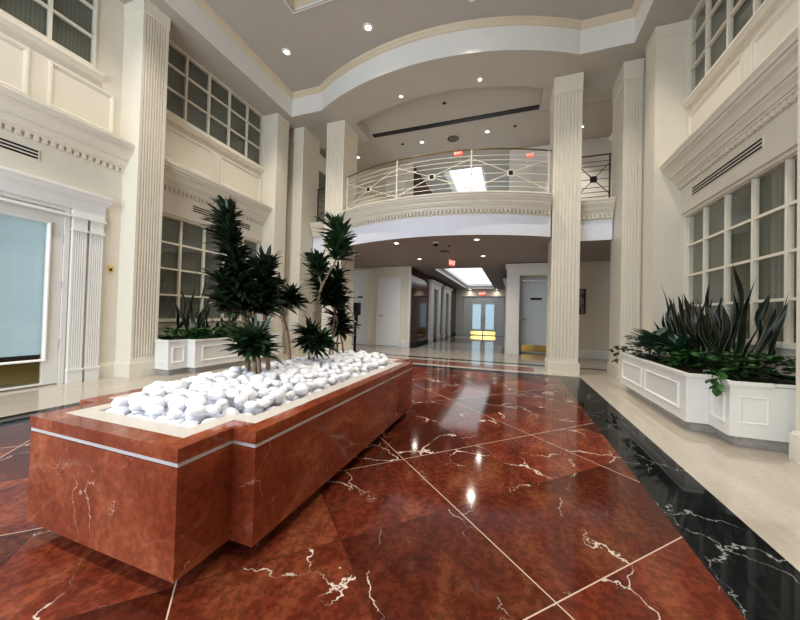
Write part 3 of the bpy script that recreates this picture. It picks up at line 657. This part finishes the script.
def speaker(x,y,z,r,l):
    t = thing('ceiling_speaker', l, 'speaker', (x,y,z))
    MB().lathe((x,y,z),[(r*.85,-.001),(r,-.001),(r,-.012),(r*.85,-.014)],24).build('rim', BRONZE, t); MB().lathe((x,y,z),[(.001,-.002),(r*.85,-.002),(r*.8,-.012),(.001,-.012)],24).build('grille', GRL, t)
speaker(-1.71, 8.2, ZL, .13, 'round grille speaker on the ceiling under the balcony')
speaker(-1.77, 9.35, ZUC, .17, 'round grille speaker on the ceiling above the balcony')
for x, y, z, l in ((-3.3,9.2,ZUC,'small black sprinkler head left of the balcony ceiling lights'),(-.05,9.2,ZUC,'small black sprinkler head right of the balcony ceiling lights'),(-1.7,7.7,ZUC,'small black sprinkler head between the soffit edge and slot diffuser')):
    s = MB().lathe((x,y,z),[(.001,-.001),(.045,-.001),(.045,-.012),(.02,-.03),(.001,-.035)],12).build('sprinkler', BLACK); tag(s, l, 'sprinkler')

def exit_sign(x, y, z, rot, label, w=.32, h=.19):
    t = thing('exit_sign', label, 'exit sign', (x,y,z)); 
    c, s_ = math.cos(rot), math.sin(rot); u = (c,s_,0); nn = (s_,-c,0); P = (x,y,0)
    MB().obox(P,u,nn,-w/2,w/2,z,z+h,-.02,.02).build('face', EXITM, t)
    MB().obox(P,u,nn,-w/2-.01,w/2+.01,z+h,z+h+.03,-.025,.025).build('housing', WHITE, t)
    cu = bpy.data.curves.new('letters','FONT'); cu.body = 'EXIT'; cu.size = h*.92; cu.align_x = 'CENTER'; cu.align_y = 'CENTER'; cu.extrude = .001
    tmp = bpy.data.objects.new('letters_curve', cu); me = bpy.data.meshes.new_from_object(tmp); bpy.data.objects.remove(tmp); me.name = 'letters'
    o = bpy.data.objects.new('letters', me); COL.objects.link(o); me.materials.clear(); me.materials.append(EXITL); o.parent = t
    o.location = Vector(nn)*.0215+Vector((0,0,h/2)); o.rotation_euler = (R(90),0,rot); o['_o'] = (0,0,0); ALL.append(o)
    return t
t = exit_sign(-1.70, 9.2, ZL-.23, R(66), 'angled red exit sign hanging from the ceiling under the balcony', .22, .17)
exit_sign(-1.77, 19.9, 2.42, 0, 'red exit sign above the double doors at the corridor end', .34, .2)
exit_sign(-1.72, 10.0, ZUC-.19, 0, 'red exit sign seen through the top of the balcony railing', .26, .13)
s = exit_sign(.40, 10.42, 6.02, 0, 'small red exit sign over the upstairs door on the right', .20, .10)

# picture, sanitizer stand
t = thing('framed_picture', 'dark framed picture on the wall to the right of the tall column', 'picture', (1.62, YW, 1.26))
MB().rframe((0,YW,0),(1,0,0),(0,-1,0),1.26,1.97,1.26,1.99,.045,.03).build('frame', BRONZE, t)
PIC, nt, b = newmat('muted_print'); tcx = N(nt,'ShaderNodeTexCoord'); nz = N(nt,'ShaderNodeTexNoise'); nz.inputs['Scale'].default_value = 3
cr = N(nt,'ShaderNodeValToRGB'); cr.color_ramp.elements[0].position=.42; cr.color_ramp.elements[0].color=(.03,.03,.025,1); cr.color_ramp.elements[1].position=.55; cr.color_ramp.elements[1].color=(.30,.29,.24,1)
nt.links.new(tcx.outputs['Object'],nz.inputs[0]); nt.links.new(nz.outputs['Fac'],cr.inputs[0]); nt.links.new(cr.outputs[0],b.inputs['Base Color']); b.inputs['Roughness'].default_value=.2
MBox(1.30,1.93,YW-.012,YW-.004,1.30,1.95).build('print', PIC, t)
sx_, sy_ = -4.28, 8.3
t = thing('sanitizer_stand', 'black floor standing hand sanitizer dispenser near the back left doors', 'dispenser', (sx_, sy_, 0))
MB().lathe((sx_,sy_,0),[(.001,0),(.16,0),(.16,.015),(.001,.02)],20).build('base', BLACK, t)
MBox(sx_-.03,sx_+.03,sy_-.02,sy_+.02,.015,1.40).build('pole', BLACK, t)
MB().prism([(sx_-.02,sy_-.10),(sx_+.12,sy_-.10),(sx_+.15,sy_-.06),(sx_+.15,sy_+.02),(sx_-.02,sy_+.02)],1.06,1.42).build('dispenser_head', BLACK, t)
MB().box(sx_+.03,sx_+.08,sy_-.06,sy_,.80,1.06).build('bottle_holder', BLACK, t)
MBox(sx_+.0,sx_+.17,sy_-.10,sy_+.02,.76,.80).build('drip_tray', BLACK, t)
s = MBox(-5.33,-5.13,YW-.045,YW-.0301,1.68,1.74).build('door_sign', BLACK); tag(s, 'small black plate on the panelled door at the back left', 'sign')

# ------------------------------------------------------------------ marble planter
PX = -1.67
def plan(hw0, hw1, y0, y1, y2, y3): return [(PX-hw0,y0),(PX+hw0,y0),(PX+hw0,y1),(PX+hw1,y1),(PX+hw1,y2),(PX+hw0,y2),(PX+hw0,y3),(PX-hw0,y3),(PX-hw0,y2),(PX-hw1,y2),(PX-hw1,y1),(PX-hw0,y1)]
def off(g): return plan(.495-g,.625-g,.87+g,1.12+g,3.44-g,3.70-g)
def ring(m, p0, p1, z0, z1):
    n = len(p0); vs = [(x,y,z) for z in (z0,z1) for p in (p0,p1) for x,y in p]; fs = []
    for i in range(n):
        j = (i+1)%n; fs += [(i,j,j+n,i+n),(i+2*n,j+2*n,j+3*n,i+3*n),(i,j,j+2*n,i+2*n),(i+n,j+n,j+3*n,i+3*n)]
    return m.add(vs, fs)
t = thing('planter', 'long stepped red marble planter filled with white pebbles', 'planter', (PX, 2.28, 0))
MB().prism(off(.14), 0, .085).build('plinth', BLACK, t)
ring(MB(), off(.003), off(.06), .075, .50).prism(off(.05), .08, .10).build('body', REDP, t)
for sx in (-1,1):
    for yj in (1.95,2.9): MBox(PX+sx*.6125,PX+sx*.6145,yj-.0025,yj+.0025,.085,.50).build('joint', BLACK, t)
ring(MB(), off(.004), off(.05), .503, .52).build('metal_strip', STRIP, t)
ring(MB(), off(.0), off(.085), .52, .574).build('rim', REDP, t)
ring(MB(), off(.085), off(.175), .50, .5735).build('inner_rim', BEIGE, t)
MB().prism(off(.17), .42, .515).build('gravel_bed', PEB, t)
# joints of the rim corners
# pebbles
def inside(x, y, g):
    hw = .495-g if (y < 1.12+g or y > 3.44-g) else .625-g
    return abs(x-PX) < hw and .87+g < y < 3.70-g
protos = []
import bmesh
for i in range(7):
    bm = bmesh.new(); bmesh.ops.create_icosphere(bm, subdivisions=3, radius=1)
    sc = (random.uniform(.9,1.2), random.uniform(.75,.95), random.uniform(.55,.75)); off3 = Vector((i*7.3,2.1,i))
    for v in bm.verts:
        p = v.co.copy(); k2 = 1+.28*noise.noise(p*1.1+off3)+.06*noise.noise(p*2.6+off3)
        v.co = Vector((p.x*sc[0],p.y*sc[1],p.z*sc[2]))*k2
    me = bpy.data.meshes.new('pebble'); bm.to_mesh(me); bm.free()
    me.polygons.foreach_set('use_smooth',[True]*len(me.polygons)); me.materials.append(PEB); protos.append(me)
pts = []
def mound(x, y):
    hw = .45; e = max(0, 1-((x-PX)/hw)**2); ey = min(1, (y-1.0)/.35, (3.6-y)/.35); return .075*max(0,min(1,e*1.4))*max(0,ey)
tries = 0
while tries < 30000 and len(pts) < 900:
    tries += 1
    y = random.uniform(1.03, 3.54); x = random.uniform(PX-.46, PX+.46); r = random.choice((.028,.033,.038,.042,.05))
    if not inside(x, y, .17+r*.45): continue
    if all((x-a)**2+(y-b2)**2 > ((r+c)*.80)**2 for a,b2,c,_ in pts): pts.append((x,y,r,0))
base = list(pts); n0 = len(pts); tries = 0
top = []
while tries < 20000:
    tries += 1
    x = random.uniform(PX-.40, PX+.40); y = random.uniform(1.10, 3.45); r = random.choice((.03,.036,.042,.048))
    if not inside(x, y, .19+r*.7): continue
    if all((x-a)**2+(y-b2)**2 > ((r+c)*.90)**2 for a,b2,c in top): top.append((x,y,r))
allp = [(x,y,r,.515+r*.5+mound(x,y)*.55) for x,y,r,_ in base]
allp += [(x,y,r,.515+.042+r*.5+mound(x,y)) for x,y,r in top]
# hidden pebbles of the lower layer are dropped
allp.sort(key=lambda q: q[0]**2+q[1]**2)
rest = MB()
for i, (x,y,r,z) in enumerate(allp):
    me = protos[i%7]; rot = Matrix.Rotation(random.uniform(0,6.28),4,'Z')@Matrix.Rotation(random.uniform(-.35,.35),4,'X')
    if i < 300:
        o = bpy.data.objects.new('pebble', me); o.matrix_world = Matrix.Translation((x,y,z))@rot@Matrix.Scale(r*1.12,4); COL.objects.link(o)
        tag(o, 'smooth white pebble lying in the red marble planter', 'pebble', 'white pebbles filling the planter')
    else:
        M4 = Matrix.Translation((x,y,z))@rot@Matrix.Scale(r*1.12,4)
        rest.add([M4@v.co for v in me.vertices], [tuple(p.vertices) for p in me.polygons], True)
s = rest.build('pebbles', PEB); tag(s, 'white pebbles at the far end of the marble planter', 'pebbles'); s['kind'] = 'stuff'

# ------------------------------------------------------------------ leaves
def leaf(m, p, d, L, w, droop=.3, seg=5, twist=0., fold=.25):
    d = Vector(d).normalized(); side = d.cross(Vector((0,0,1)))
    side = side.normalized() if side.length > .05 else Vector((1,0,0))
    side = Matrix.Rotation(twist,3,d)@side; nrm = side.cross(d).normalized()
    vs = []; p = Vector(p); dd = d.copy()
    for i in range(seg+1):
        f = i/seg; ww = w*.5*(math.sin(math.pi*min(1,f*.85+.12))**.8 if f < .999 else .02)
        vs += [p-side*ww+nrm*ww*fold, p-nrm*ww*fold*.3, p+side*ww+nrm*ww*fold]
        dd = (dd+Vector((0,0,-droop/seg))).normalized(); p = p+dd*L/seg
    fs = []
    for i in range(seg):
        a = i*3; fs += [(a,a+1,a+4,a+3),(a+1,a+2,a+5,a+4)]
    m.add(vs, fs, True)
def crown(t, path, L, w, n, mat, name='crown', up0=.35, up1=1.3, droop=.7):
    P = [Vector(p) for p in path]; m = MB(); ga = 2.39996
    for i in range(n):
        f = (i+.5)/n; q = f*(len(P)-1); k3 = min(int(q),len(P)-2); p = P[k3].lerp(P[k3+1], q-k3)
        ax = (P[k3+1]-P[k3]).normalized()
        a = i*ga+random.uniform(-.5,.5); upf = up0+(up1-up0)*f**2 + random.uniform(-.35,.45)
        if f > .94: upf += 1.4
        rad = Vector((math.cos(a),math.sin(a),0)); d = rad+ax*upf
        bulge = .8+.35*math.sin(a*1.0+f*9)*math.sin(f*5+1)
        leaf(m, p+rad*random.uniform(0,.03), d, L*random.uniform(.6,1.15)*bulge, w*random.uniform(.75,1.2), droop*random.uniform(.4,1.5), 5, random.uniform(-.7,.7))
    return m.build(name, mat, t)
def trunk(t, path, r0, r1, mat=BARK, name='trunk'):
    # smooth the polyline a little and taper
    P = [Vector(p) for p in path]; q = []
    for i in range(len(P)-1):
        for j in range(4): q.append(P[i].lerp(P[i+1], j/4)+Vector((random.uniform(-.004,.004),random.uniform(-.004,.004),0)))
    q.append(P[-1]); n = len(q)
    return MB().tube(q, [r0+(r1-r0)*i/(n-1)+random.uniform(-.001,.001) for i in range(n)], 8).build(name, mat, t)
zb = .535
t = thing('dracaena', 'tallest dracaena on the left with a long dark crown', 'potted plant', (-1.83,1.87,zb))
trunk(t, [(-1.833,1.87,zb),(-1.853,1.87,.85),(-1.904,1.87,1.14),(-1.983,1.87,1.41),(-2.055,1.87,1.68)], .019,.014)
trunk(t, [(-1.80,1.90,zb),(-1.80,1.9,.9),(-1.86,1.9,1.2)], .015,.011)
crown(t, [(-1.90,1.87,1.10),(-1.95,1.87,1.30),(-2.03,1.87,1.57),(-2.105,1.87,1.88)], .19,.034, 640, LEAFD)
crown(t, [(-1.97,1.80,1.08),(-2.02,1.82,1.22),(-2.04,1.84,1.36)], .17,.034, 200, LEAFD)
t = thing('dracaena', 'second dracaena whose dark crown leans right against the tallest one', 'potted plant', (-1.75,1.98,zb))
trunk(t, [(-1.74,1.98,zb),(-1.77,1.98,.85),(-1.80,1.98,1.1),(-1.80,1.96,1.35)], .018,.013)
crown(t, [(-1.83,1.96,1.08),(-1.80,1.96,1.26),(-1.77,1.95,1.45)], .19,.034, 420, LEAFD)
t = thing('dracaena', 'short broad leaved dracaena at the foot of the tallest one', 'potted plant', (-1.68,1.79,zb))
trunk(t, [(-1.70,1.79,zb),(-1.70,1.79,.72),(-1.715,1.79,.88)], .022,.018); trunk(t, [(-1.655,1.80,zb),(-1.67,1.8,.72),(-1.69,1.8,.85)], .016,.013)
crown(t, [(-1.70,1.79,.79),(-1.705,1.79,.86),(-1.70,1.79,.92)], .20,.036, 170, LEAFM, up0=.2, up1=1.2, droop=.6)
crown(t, [(-1.80,1.79,.82),(-1.82,1.79,.90)], .16,.034, 80, LEAFM, up0=.1, droop=.4)
t = thing('dracaena', 'slender dracaena with a leaning bare trunk and small crown, between the two groups', 'potted plant', (-1.947,2.5,zb))
trunk(t, [(-1.947,2.5,zb),(-2.003,2.5,.884),(-2.056,2.5,1.04),(-2.08,2.5,1.14)], .015,.024)
for q in ((-2.12,2.5,1.2),(-2.05,2.47,1.2),(-2.0,2.53,1.18)): trunk(t, [(-2.066,2.5,1.05),q], .012,.008, name='branch')
crown(t, [(-2.09,2.5,1.14),(-2.10,2.5,1.24),(-2.12,2.5,1.30)], .24,.040, 210, LEAFD)
crown(t, [(-2.0,2.53,1.16),(-1.97,2.53,1.26)], .20,.038, 80, LEAFD)
t = thing('dracaena', 'tall dracaena on the right with a pale forked trunk and green topmost crown', 'potted plant', (-1.93,2.75,zb))
trunk(t, [(-1.93,2.75,zb),(-1.89,2.75,.80),(-1.883,2.75,1.077),(-1.842,2.75,1.228),(-1.80,2.75,1.368)], .015,.014, BARKL)
trunk(t, [(-1.80,2.75,1.368),(-1.73,2.75,1.49),(-1.66,2.75,1.604),(-1.63,2.75,1.72)], .013,.010, BARKL, 'branch')
trunk(t, [(-1.80,2.75,1.368),(-1.851,2.75,1.509),(-1.855,2.75,1.60)], .010,.008, BARKL, 'branch')
crown(t, [(-1.65,2.75,1.62),(-1.62,2.75,1.80),(-1.64,2.75,1.95)], .22,.038, 210, LEAFM, up0=.6, up1=1.5, droop=.5)
crown(t, [(-1.86,2.78,1.42),(-1.87,2.78,1.55),(-1.88,2.78,1.62)], .20,.038, 150, LEAFM, up0=.5, up1=1.4, droop=.4)
crown(t, [(-1.72,2.86,1.36),(-1.68,2.86,1.50)], .18,.038, 90, LEAFD, up0=.3)
t = thing('dracaena', 'dark bushy dracaena behind the pale forked trunk', 'potted plant', (-1.83,2.93,zb))
trunk(t, [(-1.835,2.95,zb),(-1.79,2.95,.85),(-1.76,2.95,1.08),(-1.80,2.95,1.25)], .013,.010); trunk(t, [(-1.77,2.97,zb),(-1.80,2.97,.8),(-1.74,2.97,1.0),(-1.78,2.95,1.2)], .010,.008)
crown(t, [(-1.80,2.93,1.18),(-1.82,2.93,1.30),(-1.84,2.93,1.38)], .25,.040, 300, LEAFD, up1=1.1)
crown(t, [(-1.74,2.93,1.18),(-1.72,2.93,1.30)], .17,.038, 80, LEAFD)
t = thing('dracaena', 'low spreading dracaena on thin stems in front of the forked trunk', 'potted plant', (-1.74,2.47,zb))
for q in ([(-1.756,2.45,zb),(-1.718,2.45,.70),(-1.71,2.45,.80)], [(-1.70,2.47,zb),(-1.68,2.47,.70),(-1.62,2.47,.80)]): trunk(t, q, .011,.009)
crown(t, [(-1.71,2.46,.78),(-1.715,2.46,.86),(-1.71,2.46,.92)], .20,.040, 190, LEAFD, up0=.1, up1=1.1)
crown(t, [(-1.60,2.46,.79),(-1.59,2.46,.89)], .16,.040, 90, LEAFM, up0=.1, up1=1.1)
t = thing('dracaena', 'rounded dracaena at the right end of the planter on leaning stems', 'potted plant', (-1.81,3.1,zb))
trunk(t, [(-1.80,3.1,zb),(-1.82,3.1,.78),(-1.80,3.1,.92)], .012,.010); trunk(t, [(-1.72,3.12,zb),(-1.765,3.12,.78),(-1.79,3.1,.92)], .011,.009)
crown(t, [(-1.80,3.1,.88),(-1.79,3.1,.98),(-1.78,3.1,1.08)], .20,.040, 240, LEAFD, up0=.2, up1=1.2)

# ------------------------------------------------------------------ white window boxes
def mx_(x, sd): return x if sd > 0 else mir(x)
def window_box(sd, label):
    A, B = 1.84, 1.66
    XW = XR-.004
    yn = 3.785 if sd < 0 else 3.701
    pts = [(XW,yn),(2.15,yn),(2.15,3.70),(A,3.70),(A,4.03),(B,4.03),(B,6.10),(A,6.10),(A,6.43),(XW,6.43)]
    P = [(mx_(x,sd),y) for x,y in pts]
    t = thing('window_box', label, 'planter box', ((P[0][0]+P[6][0])/2, 5.1, 0))
    def inset(g):
        q = [(XW,yn+max(0,g)),(2.15+g,yn+max(0,g)),(2.15+g,3.70+g),(A+g,3.70+g),(A+g,4.03+g),(B+g,4.03+g),(B+g,6.10-g),(A+g,6.10-g),(A+g,6.43-max(0,g)),(XW,6.43-max(0,g))]
        return [(mx_(x,sd),y) for x,y in q]
    MB().prism(inset(.075), 0, .11).build('plinth', GREYP, t)
    b1 = MB(); ring(b1, inset(0), inset(.03), .10, .56); b1.prism(inset(.02), .10, .13); b1.build('body', WHITE, t)
    ring(MB(), inset(-.018), inset(.04), .555, .585).build('rim', WHITE, t)
    MB().prism(inset(.03), .40, .545).build('soil', SOIL, t)
    o = -sd; nn = (o,0,0); u = (0,1,0)
    for a0, a1, xx in ((4.16,5.08,B),(5.19,6.0,B),(3.76,3.97,A)):
        MB().rframe((mx_(xx,sd),0,0),u,nn,a0,a1,.20,.47,.03,.018).build('panel_moulding', WHITE, t)
    f = (mx_(A,sd)); uu = (sd,0,0)
    MB().rframe((f,3.70,0),uu,(0,-1,0),.07,.27,.22,.46,.02,.006).build('panel_moulding', WHITE, t)
    return t
window_box(-1, 'white panelled planter box beneath the left wall window')
window_box(1, 'white panelled planter box beneath the right wall window')

def snake(x, y, z, n, H, label, spread=.16, sd=1, targets=()):
    t = thing('snake_plant', label, 'potted plant', (x,y,z))
    for i in range(n):
        a = random.uniform(0,6.28); rr = spread*math.sqrt(random.random()); bx, by = x+rr*math.cos(a), y+rr*math.sin(a)
        h = H*random.uniform(.55,.98); w = random.uniform(.045,.07); lean = Vector((math.cos(a)*.25,math.sin(a)*.25,1))
        if i < len(targets):
            tx, ty, tz = targets[i]; lean = Vector((tx-bx,ty-by,tz-z)); h = lean.length
        m, e = MB(), MB(); d = lean.normalized(); tw = random.uniform(0,3.14); side = Vector((math.cos(tw),math.sin(tw),0)); bend = Vector((random.uniform(-.13,.13),random.uniform(-.13,.13),0))
        vs = []; ve = []; seg = 13
        for k3 in range(seg+1):
            f = k3/seg; ww = w*.5*(.5+.5*min(1,f*2.2))*(1 if f < .72 else max(.02,1-((f-.72)/.28)**1.7))
            s2 = Matrix.Rotation(f*2.2,3,'Z')@side; nrm = s2.cross(Vector((0,0,1)))
            p = Vector((bx,by,z-.02))+d*h*f+bend*(.7*math.sin(math.pi*f)+.55*math.sin(2.2*math.pi*f))
            vs += [p-s2*ww, p+nrm*ww*.35, p+s2*ww]
            ve += [p-s2*ww*1.12, p-s2*ww*.93, p+s2*ww*.93, p+s2*ww*1.12]
        m.add(vs, [q for k3 in range(seg) for q in ((k3*3,k3*3+1,k3*3+4,k3*3+3),(k3*3+1,k3*3+2,k3*3+5,k3*3+4))], True)
        e.add(ve, [q for k3 in range(seg) for q in ((k3*4,k3*4+1,k3*4+5,k3*4+4),(k3*4+2,k3*4+3,k3*4+7,k3*4+6))], True)
        lo = m.build('leaf', LEAFS, t); e.build('leaf_edge', LEAFE, lo, 'narrow yellow green margin')
    return t
snake(2.28,5.75,.545,20,.9,'snake plant at the far end of the right window box',.15,targets=[(2.2,6.118,1.742),(2.2,5.9,1.446),(2.2,5.74,1.511)])
snake(2.26,5.15,.545,26,1.0,'snake plant in the middle of the right window box',.2,targets=[(2.2,5.318,1.52),(2.2,5.21,1.42),(2.2,4.87,1.70),(2.22,4.89,1.52)])
snake(2.26,4.50,.545,26,1.0,'snake plant with the tallest leaves nearest the viewer in the right window box',.2,targets=[(2.2,4.326,1.746),(2.2,4.322,1.47),(2.2,4.06,1.586),(2.2,3.95,1.18)])
snake(-5.68,4.45,.545,20,.85,'tall snake plant clump in the left window box',.16,targets=[(-5.6,4.42,2.03),(-5.6,4.62,1.83),(-5.6,4.13,1.48),(-5.6,4.76,1.49),(-5.6,4.32,1.5),(-5.6,4.05,1.17)])
snake(-5.72,5.15,.545,12,.6,'shorter snake plant clump behind the tallest dracaena, in the left window box',.16)

def pothos(x0, x1, y0, y1, z, n, H, label, mat=LEAFP, trail=(), size=(.06,.10)):
    t = thing('pothos', label, 'potted plant', ((x0+x1)/2,(y0+y1)/2,z))
    m = MB()
    for i in range(n):
        p = Vector((random.uniform(x0,x1),random.uniform(y0,y1),z+H*random.random()**.7))
        a = random.uniform(0,6.28); L = random.uniform(*size)
        leaf(m, p, (math.cos(a),math.sin(a),random.uniform(-.1,.6)), L, L*.72, .5, 4, random.uniform(-.5,.5), .15)
    m.build('foliage', mat, t)
    st = MB()
    for k4 in range(0):
        p = Vector((random.uniform(x0,x1),random.uniform(y0,y1),z)); st.tube([p,p+Vector((.02,.01,H*.5)),p+Vector((-.02,.03,H*.9))],.004,5)
    for path in trail:
        v = MB().tube(path, .004, 5); P = [Vector(p) for p in path]
        for i in range(len(P)):
            for s_ in (-1,1):
                leaf(v, P[i], (random.uniform(-.6,.2)*(1 if x0 > 0 else -1), s_*.8, random.uniform(-.5,.2)), random.uniform(.08,.12), .07, .5, 4, random.uniform(-.4,.4), .15)
        v.build('trailing_vine', mat, t)
    return t
pothos(1.90,2.5,3.86,4.40,.55,190,.26,'pothos with vines hanging over the near corner of the right window box',
    trail=[[(1.95,3.95,.62),(1.85,3.85,.64),(1.79,3.76,.60),(1.77,3.66,.55)],[(1.95,4.05,.64),(1.83,3.95,.64),(1.79,3.86,.57),(1.79,3.78,.50)]])
pothos(2.1,2.55,3.84,4.1,.55,70,.24,'dark leafy pothos touching the right window frame', LEAFM)
pothos(1.72,2.2,4.4,5.05,.55,200,.24,'low bright pothos filling the middle front of the right window box')
pothos(1.72,2.2,5.5,6.2,.55,220,.32,'dark trailing pothos at the far end of the right window box', LEAFD, trail=[[(1.75,6.0,.66),(1.66,6.08,.66),(1.60,6.1,.58),(1.59,6.06,.48)],[(1.75,6.2,.68),(1.64,6.25,.68),(1.56,6.25,.62)]])
pothos(-5.6,-5.14,4.06,4.5,.55,230,.22,'bright pothos at the near end of the left window box')
pothos(-5.6,-5.14,4.5,5.0,.55,230,.22,'bright pothos at the middle of the left window box')
pothos(-5.9,-5.34,3.84,4.10,.55,110,.20,'pothos against the broad pilaster in the left window box')
def aglaonema(x, y, z, n, L, label, mat=LEAFA):
    t = thing('aglaonema', label, 'potted plant', (x,y,z)); m = MB(); st = MB()
    for i in range(n):
        a = i*2.4; upf = .5+.8*(i/n); st_h = .08+.14*i/n; p = Vector((x+.02*math.cos(a),y+.02*math.sin(a),z+st_h))
        st.tube([(x,y,z-.02),p],.005,5)
        leaf(m, p, (math.cos(a),math.sin(a),upf), L*random.uniform(.8,1.1), L*.32, .7, 6, random.uniform(-.2,.2), .2)
    m.build('foliage', mat, t); st.build('stems', LEAFM, t)
aglaonema(1.88,5.30,.62,26,.34,'broad silvery leaved plant at the front middle of the right window box')
aglaonema(1.92,5.72,.62,24,.32,'broad silvery leaved plant nearer the far end of the right window box')
aglaonema(1.95,4.95,.60,20,.30,'broad leaved plant before the middle snake plant in the right window box')
aglaonema(-5.40,5.02,.55,16,.30,'broad silvery leaved plant in the left window box behind the low dracaena')
aglaonema(-5.38,5.55,.55,14,.26,'broad leaved plant at the far half of the left window box')
aglaonema(-5.42,6.0,.55,12,.24,'broad leaved plant at the far end of the left window box')

for o in ALL:
    if '_o' in o: del o['_o']
